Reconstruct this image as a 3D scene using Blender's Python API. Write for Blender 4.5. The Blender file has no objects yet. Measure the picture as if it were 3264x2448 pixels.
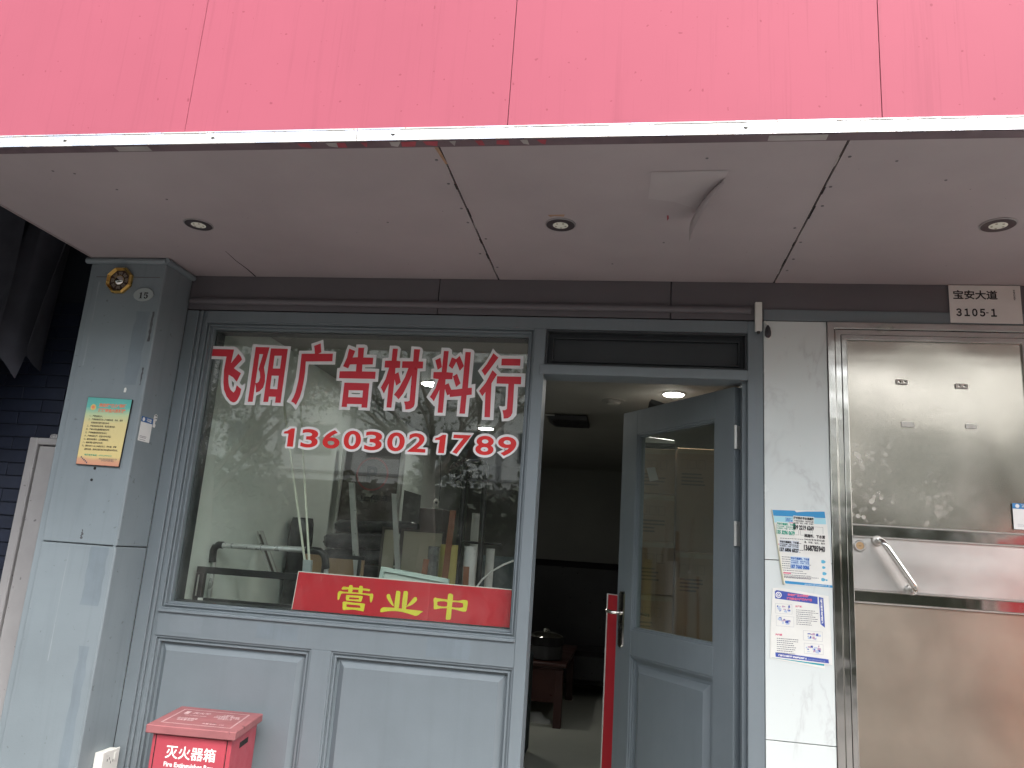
import bpy, bmesh, math, random
from mathutils import Vector, Matrix
from mathutils.geometry import tessellate_polygon
random.seed(7)
R = math.radians
scene = bpy.context.scene
COL = scene.collection

# ------------------------------------------------------------------ camera
cam_data = bpy.data.cameras.new('camera')
cam_data.sensor_width = 36.0
cam_data.lens = 26.70
cam_data.clip_start = 0.05
cam_data.clip_end = 500
cam = bpy.data.objects.new('camera', cam_data)
COL.objects.link(cam)
yaw, pitch, roll = 0.161404, 0.221678, 0.069589
cam.matrix_world = (Matrix.Translation((0, -3.2, 1.40)) @ Matrix.Rotation(yaw, 4, 'Z')
                    @ Matrix.Rotation(math.pi / 2 + pitch, 4, 'X') @ Matrix.Rotation(roll, 4, 'Z'))
scene.camera = cam

# ------------------------------------------------------------------ sky, sun, exposure
SUN_EL, SUN_AZ = R(54), R(142)       # azimuth from +Y towards +X: hazy light from the front right
world = bpy.data.worlds.new('World')
scene.world = world
world.use_nodes = True
nt = world.node_tree
nt.nodes.clear()
sky = nt.nodes.new('ShaderNodeTexSky')
sky.sky_type = 'NISHITA'
sky.sun_disc = False
sky.sun_elevation = SUN_EL
sky.sun_rotation = SUN_AZ
sky.air_density = 1.4
sky.dust_density = 4.0
hs = nt.nodes.new('ShaderNodeHueSaturation')
hs.inputs['Saturation'].default_value = 0.35
bg = nt.nodes.new('ShaderNodeBackground')
bg.inputs['Strength'].default_value = 0.15
wo = nt.nodes.new('ShaderNodeOutputWorld')
nt.links.new(sky.outputs[0], hs.inputs['Color'])
nt.links.new(hs.outputs[0], bg.inputs['Color'])
nt.links.new(bg.outputs[0], wo.inputs['Surface'])

sun_data = bpy.data.lights.new('sun', 'SUN')
sun_data.energy = 0.5
sun_data.angle = R(20)
sun_data.color = (1.0, 0.96, 0.9)
sun = bpy.data.objects.new('sun', sun_data)
COL.objects.link(sun)
sd = Vector((math.sin(SUN_AZ) * math.cos(SUN_EL), math.cos(SUN_AZ) * math.cos(SUN_EL), math.sin(SUN_EL)))
sun.rotation_euler = (-sd).to_track_quat('-Z', 'Y').to_euler()
sun.location = sd * 30

scene.view_settings.view_transform = 'Standard'
scene.view_settings.look = 'None'
scene.view_settings.gamma = 1.0
scene.view_settings.use_curve_mapping = False
scene.view_settings.exposure = 2.0
scene.render.engine = 'CYCLES'
try:
    scene.cycles.max_bounces = 10
    scene.cycles.transparent_max_bounces = 16
    scene.cycles.caustics_reflective = False
    scene.cycles.caustics_refractive = False
    scene.cycles.use_denoising = True
except Exception:
    pass

# ------------------------------------------------------------------ materials
class NT:
    def __init__(s, name):
        s.m = bpy.data.materials.new(name)
        s.m.use_nodes = True
        s.t = s.m.node_tree
        s.b = s.t.nodes['Principled BSDF']
        s.out = s.t.nodes['Material Output']
        s.tc = s.t.nodes.new('ShaderNodeTexCoord')
    def n(s, typ, **kw):
        x = s.t.nodes.new('ShaderNode' + typ)
        for k, v in kw.items():
            setattr(x, k, v)
        return x
    def l(s, a, b):
        s.t.links.new(a, b)
    def map(s, scale=(1, 1, 1), rot=(0, 0, 0), loc=(0, 0, 0)):
        m = s.n('Mapping')
        m.inputs['Scale'].default_value = scale
        m.inputs['Rotation'].default_value = rot
        m.inputs['Location'].default_value = loc
        s.l(s.tc.outputs['Object'], m.inputs['Vector'])
        return m.outputs[0]
    def noise(s, scale, detail=3, rough=.55, vec=None, dist=0.0):
        x = s.n('TexNoise')
        x.inputs['Scale'].default_value = scale
        x.inputs['Detail'].default_value = detail
        x.inputs['Roughness'].default_value = rough
        x.inputs['Distortion'].default_value = dist
        s.l(vec if vec is not None else s.tc.outputs['Object'], x.inputs['Vector'])
        return x.outputs['Fac']
    def ramp(s, fac, stops):
        r = s.n('ValToRGB')
        e = r.color_ramp.elements
        while len(e) < len(stops):
            e.new(.5)
        for i, (p, c) in enumerate(stops):
            e[i].position = p
            e[i].color = (*c, 1) if isinstance(c, (tuple, list)) else (c, c, c, 1)
        s.l(fac, r.inputs[0])
        return r.outputs[0]
    def mix(s, fac, a, b, mode='MIX'):
        x = s.n('Mix', data_type='RGBA', blend_type=mode)
        for sock, v in ((x.inputs[0], fac), (x.inputs[6], a), (x.inputs[7], b)):
            if isinstance(v, (int, float)):
                sock.default_value = v if sock == x.inputs[0] else (v, v, v, 1)
            elif isinstance(v, (tuple, list)):
                sock.default_value = (*v, 1)
            else:
                s.l(v, sock)
        return x.outputs[2]
    def math(s, op, a, b=0.0):
        x = s.n('Math', operation=op)
        for i, v in ((0, a), (1, b)):
            if isinstance(v, (int, float)):
                x.inputs[i].default_value = v
            else:
                s.l(v, x.inputs[i])
        return x.outputs[0]
    def bump(s, h, strength=.2, dist=.002):
        b = s.n('Bump')
        b.inputs['Strength'].default_value = strength
        b.inputs['Distance'].default_value = dist
        s.l(h, b.inputs['Height'])
        s.l(b.outputs[0], s.b.inputs['Normal'])
    def set(s, **kw):
        for k, v in kw.items():
            sock = s.b.inputs[k.replace('_', ' ')]
            if isinstance(v, (int, float)):
                sock.default_value = v
            elif isinstance(v, (tuple, list)):
                sock.default_value = (*v, 1)
            else:
                s.l(v, sock)
        return s

def mul(c, k):
    return tuple(min(1, x * k) for x in c)

def paint(name, col, rough=.5, var=.1, scale=3.0, bump=.15, fine=220, streak=0.0, spots=0.0, spec=.5, metallic=0.0):
    t = NT(name)
    c = t.ramp(t.noise(scale, 5, .6), [(.3, mul(col, 1 - var)), (.7, mul(col, 1 + var))])
    if streak:
        sv = t.noise(6, 4, .6, t.map((4, 4, .25)))
        c = t.mix(t.ramp(sv, [(.52, 0), (.72, streak)]), c, mul(col, .55))
    if spots:
        sp = t.noise(38, 2, .5)
        c = t.mix(t.ramp(sp, [(.70, 0), (.745, spots)]), c, mul(col, .35))
    t.set(Base_Color=c, Metallic=metallic, Specular_IOR_Level=spec)
    rr = t.ramp(t.noise(scale * 2.3, 4), [(.3, max(.03, rough - .08)), (.7, min(1, rough + .1))])
    t.set(Roughness=rr)
    if bump:
        t.bump(t.noise(fine, 2), bump, .0012)
    return t.m

def flat(name, col, rough=.5, var=.04, spec=.4, metallic=0.0):
    return paint(name, col, rough, var, 9.0, 0.0, spec=spec, metallic=metallic)

def emit(name, col, k):
    t = NT(name)
    t.set(Base_Color=(.8, .8, .8), Emission_Color=col, Emission_Strength=k)
    return t.m

def steel(name, col=(.62, .60, .57), rough=.22, dent=.4, smear=.35, brushed=True, dscale=1.1, stain=None):
    t = NT(name)
    big = t.noise(2.2, 4, .65)
    sm = t.noise(3.2, 3, .55)
    r0 = t.ramp(sm, [(.35, rough), (.55, rough + .05), (.75, rough + smear)])
    t.set(Base_Color=t.ramp(big, [(.3, mul(col, .86)), (.7, mul(col, 1.06))]), Metallic=1.0, Roughness=r0)
    if stain:                                  # dried splashes: dull patches between two heights
        sp = t.n('SeparateXYZ')
        t.l(t.tc.outputs['Object'], sp.inputs[0])
        zf = t.ramp(sp.outputs[2], [(0, 0), (1, 1)])
        mr = t.n('MapRange'); mr.inputs[1].default_value = stain[1]; mr.inputs[2].default_value = stain[0]
        t.l(sp.outputs[2], mr.inputs[0])
        mx = t.n('MapRange'); mx.inputs[1].default_value = stain[3]; mx.inputs[2].default_value = stain[2]
        t.l(sp.outputs[0], mx.inputs[0])
        vo = t.n('TexVoronoi', feature='SMOOTH_F1')
        vo.inputs['Scale'].default_value = 42
        t.l(t.tc.outputs['Object'], vo.inputs['Vector'])
        blob = t.ramp(vo.outputs['Distance'], [(.22, 1), (.42, 0)])
        reg = t.math('MULTIPLY', t.math('MULTIPLY', mr.outputs[0], mx.outputs[0]), t.ramp(t.noise(7, 3, .6), [(.42, 0), (.60, 1)]))
        fine = t.ramp(t.noise(60, 5, .75), [(.55, 0), (.66, .5)])
        k = t.math('MULTIPLY', t.math('MINIMUM', t.math('MULTIPLY', reg, 1.6), 1.0), t.math('MAXIMUM', blob, fine))
        k = t.math('MULTIPLY', k, .55)
        cc = t.mix(k, t.ramp(big, [(.3, mul(col, .86)), (.7, mul(col, 1.06))]), (.46, .44, .41))
        t.set(Base_Color=cc, Metallic=t.math('SUBTRACT', 1.0, t.math('MULTIPLY', k, .8)), Roughness=t.math('ADD', r0, t.math('MULTIPLY', k, .5)))
    h = t.noise(dscale, 2, .4)
    b = t.n('Bump')
    b.inputs['Strength'].default_value = dent
    b.inputs['Distance'].default_value = .02
    t.l(h, b.inputs['Height'])
    b2 = t.n('Bump')
    b2.inputs['Strength'].default_value = .06 if brushed else .02
    b2.inputs['Distance'].default_value = .0006
    t.l(t.noise(900, 2, .5, t.map((.04, 1, 1))), b2.inputs['Height'])
    t.l(b.outputs[0], b2.inputs['Normal'])
    t.l(b2.outputs[0], t.b.inputs['Normal'])
    return t.m

def glass(name, tint=(.93, .96, .94), base=.062):
    t = NT(name)
    t.t.nodes.remove(t.b)
    tr = t.n('BsdfTransparent')
    tr.inputs[0].default_value = (*tint, 1)
    gl = t.n('BsdfGlossy')
    gl.inputs['Roughness'].default_value = .004
    gl.inputs['Color'].default_value = (1, 1, 1, 1)
    df = t.n('BsdfDiffuse')
    df.inputs[0].default_value = (.75, .75, .72, 1)
    lw = t.n('LayerWeight')
    lw.inputs[0].default_value = .5
    f = t.math('ADD', t.math('MULTIPLY', t.math('POWER', lw.outputs['Facing'], 5.0), 1 - base), base)
    mx = t.n('MixShader')
    t.l(f, mx.inputs[0]); t.l(tr.outputs[0], mx.inputs[1]); t.l(gl.outputs[0], mx.inputs[2])
    dust = t.ramp(t.noise(3.5, 6, .7, dist=.6), [(.45, .004), (.7, .035)])
    mx2 = t.n('MixShader')
    t.l(dust, mx2.inputs[0]); t.l(mx.outputs[0], mx2.inputs[1]); t.l(df.outputs[0], mx2.inputs[2])
    t.l(mx2.outputs[0], t.out.inputs['Surface'])
    return t.m

def make_fascia():
    t = NT('red_fascia_panel')
    col = (.345, .086, .122)
    c = t.ramp(t.noise(1.1, 4, .6), [(.3, mul(col, .95)), (.7, mul(col, 1.04))])
    s1 = t.noise(7, 5, .7, t.map((3.2, 1, .09)))
    c = t.mix(t.ramp(s1, [(.56, 0), (.66, .30)]), c, mul(col, .78))
    s2 = t.noise(30, 3, .7, t.map((2.5, 1, .05)))
    c = t.mix(t.ramp(s2, [(.60, 0), (.72, .28)]), c, mul(col, .72))
    sp = t.noise(55, 1, .5)
    c = t.mix(t.ramp(sp, [(.755, 0), (.775, .55)]), c, (.18, .03, .05))
    t.set(Base_Color=c, Roughness=.6, Specular_IOR_Level=.12)
    t.bump(t.noise(160, 2), .08, .001)
    return t.m

def make_marble():
    t = NT('white_marble_tile')
    v = t.map((1.0, 1, .62), (0, R(38), 0))
    n1 = t.noise(2.6, 5, .6, v, .8)
    d = t.math('ABSOLUTE', t.math('SUBTRACT', n1, .5))
    vein = t.ramp(d, [(0.0, .30), (.010, .12), (.03, 0)])
    msk = t.ramp(t.noise(3.0, 2), [(.45, 0), (.6, 1)])
    c = t.ramp(t.noise(2.2, 4), [(.3, (.62, .665, .655)), (.7, (.66, .705, .695))])
    c = t.mix(t.math('MULTIPLY', vein, msk), c, (.36, .36, .37))
    dirt = t.noise(26, 4, .7)
    c = t.mix(t.ramp(dirt, [(.66, 0), (.74, .35)]), c, (.42, .36, .28))
    t.set(Base_Color=c, Roughness=t.ramp(t.noise(5, 4), [(.3, .12), (.7, .3)]))
    return t.m

def make_trim():
    t = NT('weathered_bright_steel_strip')
    a = t.noise(5.2, 5, .7, t.map((1, 1, 2.2)), .4)
    film = t.ramp(a, [(.47, 0), (.50, 1)])
    sp = t.noise(110, 3, .6)
    c = t.mix(film, (.60, .60, .63), (.62, .61, .585))
    c = t.mix(t.ramp(sp, [(.62, 0), (.68, .75)]), c, (.35, .22, .12))
    t.set(Base_Color=c, Metallic=t.ramp(film, [(0, 1.0), (1, .15)]), Roughness=t.ramp(film, [(0, .16), (1, .5)]))
    t.bump(t.noise(14, 3), .25, .004)
    return t.m

def make_soffit():
    t = NT('grey_soffit_board')
    col = (.39, .338, .347)
    c = t.ramp(t.noise(1.6, 5, .6), [(.3, mul(col, .92)), (.7, mul(col, 1.08))])
    c = t.mix(t.ramp(t.noise(60, 2), [(.765, 0), (.785, .6)]), c, (.05, .04, .04))
    t.set(Base_Color=c, Roughness=.6)
    t.bump(t.noise(240, 2), .12, .001)
    return t.m

GREY = (.168, .198, .217)
M_grey = paint('blue_grey_paint', GREY, .42, .07, 2.4, .2, 90, streak=.10)
M_pillar = paint('pillar_grey_paint', (.20, .236, .256), .46, .10, 1.7, .2, 120, streak=.22, spots=.5)
M_header = paint('header_shaded_grey', (.125, .115, .125), .5, .07, 2.0, .15)  # joinery grey darkened, painting in the shade under the canopy
M_dark = paint('dark_frame_paint', (.035, .04, .045), .5, .1)
M_soffit = make_soffit()
M_void = flat('dark_void', (.012, .011, .011), .9)
M_fascia = make_fascia()
M_trim = make_trim()
M_marble = make_marble()
M_glass = glass('window_glass')
M_steel_up = steel('stainless_upper', (.57, .53, .465), .13, .30, .12, stain=(1.60, 2.05, .80, 1.30))
M_steel_low = steel('stainless_lower', (.50, .435, .36), .32, .25, .10)
M_steel_mid = steel('stainless_middle', (.66, .64, .61), .34, .12, .10)
M_steel_rail = steel('stainless_rail', (.62, .61, .58), .10, .25, .25, False, 6.0)
M_chrome = steel('polished_chrome', (.72, .70, .67), .06, 0.0, .06, False)
M_red_vinyl = flat('red_vinyl', (.62, .035, .055), .35)
M_red_vinyl2 = flat('red_digit_vinyl', (.70, .030, .030), .35)
M_white_vinyl = flat('white_vinyl', (.80, .79, .80), .4)
M_red_sign = paint('red_acrylic', (.58, .030, .045), .55, .03, 3, 0, spec=.25)
M_yellow = flat('yellow_vinyl', (.80, .72, .06), .4)
M_black = flat('black_plastic', (.015, .015, .017), .4, .1)
M_ink = flat('black_ink', (.02, .018, .02), .6)
M_white = paint('white_plastic', (.74, .74, .70), .35, .03, 8, 0)
M_paper = paint('paper', (.72, .72, .68), .7, .05, 12, .1, 60)
M_fire = paint('red_box_enamel', (.37, .052, .072), .4, .07, 6, .1, 200, spots=.5)
M_firelid = paint('dusty_red_enamel', (.27, .095, .10), .6, .14, 9, .15, 160, spots=.7)
M_alu = flat('aluminium', (.55, .55, .53), .35, .08, metallic=.6)
M_gold = flat('gold_plastic', (.62, .40, .12), .28, .15, metallic=.85)

# ------------------------------------------------------------------ mesh helpers
class MB:
    def __init__(s):
        s.v = []; s.f = []
    def add(s, vs, fs):
        o = len(s.v)
        s.v += [tuple(p) for p in vs]
        s.f += [tuple(i + o for i in f) for f in fs]
        return s
    def box(s, x0, x1, y0, y1, z0, z1):
        return s.hexa([(x0, y0, z0), (x1, y0, z0), (x1, y1, z0), (x0, y1, z0)], [(x0, y0, z1), (x1, y0, z1), (x1, y1, z1), (x0, y1, z1)])
    def hexa(s, b, t):
        return s.add(list(b) + list(t), [(3, 2, 1, 0), (4, 5, 6, 7), (0, 1, 5, 4), (1, 2, 6, 5), (2, 3, 7, 6), (3, 0, 4, 7)])
    def prism(s, pts, y0, y1):               # outline in (x, z), y0 = front
        n = len(pts)
        a = sum(pts[i][0] * pts[(i + 1) % n][1] - pts[(i + 1) % n][0] * pts[i][1] for i in range(n))
        if a < 0: pts = pts[::-1]
        vs = [(x, y0, z) for x, z in pts] + [(x, y1, z) for x, z in pts]
        fs = [tuple(range(n)), tuple(range(2 * n - 1, n - 1, -1))]
        fs += [(i, i + n, (i + 1) % n + n, (i + 1) % n) for i in range(n)]
        return s.add(vs, fs)
    def flatpoly(s, loops, y):                # outline with holes in (x, z), facing -Y
        pl = [[Vector((x, z, 0)) for x, z in lp] for lp in loops]
        tri = tessellate_polygon(pl)
        vs = [(p.x, y, p.y) for lp in pl for p in lp]
        fs = []
        for a, b, c in tri:
            A, B, Cc = vs[a], vs[b], vs[c]
            cr = (B[0] - A[0]) * (Cc[2] - A[2]) - (B[2] - A[2]) * (Cc[0] - A[0])
            fs.append((a, b, c) if cr > 0 else (a, c, b))
        return s.add(vs, fs)
    def ring(s, x0, x1, z0, z1, w, y0, y1, wb=None):   # mitred rectangular frame growing inwards by w
        o = [(x0, z0), (x1, z0), (x1, z1), (x0, z1)]
        wb = w if wb is None else wb
        i = [(x0 + w, z0 + wb), (x1 - w, z0 + wb), (x1 - w, z1 - w), (x0 + w, z1 - w)]
        vs = [(x, y0, z) for x, z in o] + [(x, y0, z) for x, z in i] + [(x, y1, z) for x, z in o] + [(x, y1, z) for x, z in i]
        fs = []
        for k in range(4):
            j = (k + 1) % 4
            fs += [(k, j, j + 4, k + 4), (k + 4, j + 4, j + 12, k + 12), (j, k, k + 8, j + 8), (k + 12, j + 12, j + 8, k + 8)]
        return s.add(vs, fs)
    def bevelring(s, x0, x1, z0, z1, w, y0, y1):       # sloping frame from outer at y0 to inner at y1
        o = [(x0, y0, z0), (x1, y0, z0), (x1, y0, z1), (x0, y0, z1)]
        i = [(x0 + w, y1, z0 + w), (x1 - w, y1, z0 + w), (x1 - w, y1, z1 - w), (x0 + w, y1, z1 - w)]
        return s.add(o + i, [(k, (k + 1) % 4, (k + 1) % 4 + 4, k + 4) for k in range(4)])
    def tube(s, path, r, seg=12, caps=True, r2=None):
        path = [Vector(p) for p in path]
        n = len(path)
        rings = []
        up = None
        for i, p in enumerate(path):
            d = (path[min(i + 1, n - 1)] - path[max(i - 1, 0)]).normalized()
            if up is None:
                up = Vector((0, 0, 1)) if abs(d.z) < .9 else Vector((1, 0, 0))
            a = d.cross(up).normalized(); b = a.cross(d).normalized(); up = b
            rr = r if r2 is None else r + (r2 - r) * i / (n - 1)
            rings.append([p + (a * math.cos(2 * math.pi * k / seg) + b * math.sin(2 * math.pi * k / seg)) * rr for k in range(seg)])
        vs = [p for g in rings for p in g]
        fs = []
        for i in range(n - 1):
            for k in range(seg):
                k2 = (k + 1) % seg
                fs.append((i * seg + k, i * seg + k2, (i + 1) * seg + k2, (i + 1) * seg + k))
        if caps:
            fs += [tuple(range(seg))[::-1], tuple(range((n - 1) * seg, n * seg))]
        return s.add(vs, fs)
    def lathe(s, prof, c, axis='Z', seg=28):    # prof [(r, h)] turned about an axis through c
        vs = []
        for r, h in prof:
            for k in range(seg):
                a = 2 * math.pi * k / seg
                p = (r * math.cos(a), r * math.sin(a), h)
                if axis == 'Y': p = (p[0], p[2], p[1])
                if axis == 'X': p = (p[2], p[0], p[1])
                vs.append((c[0] + p[0], c[1] + p[1], c[2] + p[2]))
        fs = []
        m = len(prof)
        for i in range(m - 1):
            for k in range(seg):
                k2 = (k + 1) % seg
                f = (i * seg + k, i * seg + k2, (i + 1) * seg + k2, (i + 1) * seg + k)
                fs.append(f)
        fs += [tuple(range(seg)), tuple(range((m - 1) * seg, m * seg))]
        return s.add(vs, fs)
    def xf(s, m):
        s.v = [tuple(m @ Vector(p)) for p in s.v]
        return s
    def build(s, name, mat, parent=None, bevel=0.0, smooth=False, local=False):
        me = bpy.data.meshes.new(name)
        me.from_pydata(s.v, [], s.f)
        if bevel or smooth:
            bm = bmesh.new(); bm.from_mesh(me)
            if bevel:
                bmesh.ops.recalc_face_normals(bm, faces=bm.faces)
                es = [e for e in bm.edges if len(e.link_faces) == 2 and e.calc_face_angle(0) > R(30)]
                bmesh.ops.bevel(bm, geom=es, offset=bevel, segments=1, affect='EDGES', clamp_overlap=True)
            if smooth:
                bmesh.ops.recalc_face_normals(bm, faces=bm.faces)
                for f in bm.faces: f.smooth = True
                for e in bm.edges:
                    if len(e.link_faces) == 2 and e.calc_face_angle(0) > R(40): e.smooth = False
            bm.to_mesh(me); bm.free()
        me.materials.append(mat)
        return put(name, me, parent, local)

def wpos(o):
    p = Vector((0, 0, 0))
    while o is not None:
        p += o.location; o = o.parent
    return p

def put(name, me, parent=None, local=False):
    o = bpy.data.objects.new(name, me)
    COL.objects.link(o)
    if parent is not None:
        o.parent = parent
        if not local: o.location = -wpos(parent)
    return o

def tag(o, label, cat, group=None):
    o['label'] = label; o['category'] = cat
    if group: o['group'] = group
    return o

def thing(name, label, cat, loc=(0, 0, 0), group=None):
    o = bpy.data.objects.new(name, None)
    o.empty_display_size = .1
    COL.objects.link(o)
    o.location = loc
    return tag(o, label, cat, group)

def struct(o, kind='structure'):
    o['kind'] = kind
    return o

def copy_tree(o, parent=None):
    c = o.copy(); COL.objects.link(c); c.parent = parent
    for ch in list(o.children):
        copy_tree(ch, c)
    return c

FRONT = Matrix(((1, 0, 0, 0), (0, 0, -1, 0), (0, 1, 0, 0), (0, 0, 0, 1)))
def text_mesh(body, size, off=0.0, align='CENTER', shear=0.0, res=3, space=1.0, line=1.0):
    cu = bpy.data.curves.new('txt', 'FONT')
    cu.body = body; cu.size = size; cu.offset = off; cu.shear = shear
    cu.align_x = align; cu.resolution_u = res; cu.fill_mode = 'FRONT'
    cu.space_character = space; cu.space_line = line
    ob = bpy.data.objects.new('txt', cu)
    COL.objects.link(ob)
    dg = bpy.context.evaluated_depsgraph_get(); dg.update()
    me = bpy.data.meshes.new_from_object(ob.evaluated_get(dg))
    bpy.data.objects.remove(ob); bpy.data.curves.remove(cu)
    return me

def text(body, size, x, y, z, mat, parent, off=0.0, align='CENTER', sx=1.0, shear=0.0, res=3, rot=0.0, mtx=None, space=1.0, line=1.0, name='lettering', fit=None, height=None):
    me = text_mesh(body, size, off, align, shear, res, space, line)
    xs = [v.co.x for v in me.vertices] or [0, 1]
    ys = [v.co.y for v in me.vertices] or [0, 1]
    if fit: sx = fit / (max(xs) - min(xs))
    sy = 1.0
    if height: sy = height / (max(ys) - min(ys))
    c0 = Matrix.Identity(4)
    if fit or height:                           # centre the text block on the point
        c0 = Matrix.Translation((-(max(xs) + min(xs)) / 2, -(max(ys) + min(ys)) / 2, 0))
    m = mtx if mtx is not None else Matrix.Translation((x, y, z)) @ FRONT @ Matrix.Rotation(rot, 4, 'Z')
    me.transform(m @ Matrix.Diagonal((sx, sy, 1, 1)) @ c0)
    me.materials.clear(); me.materials.append(mat)
    return put(name, me, parent)
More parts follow.
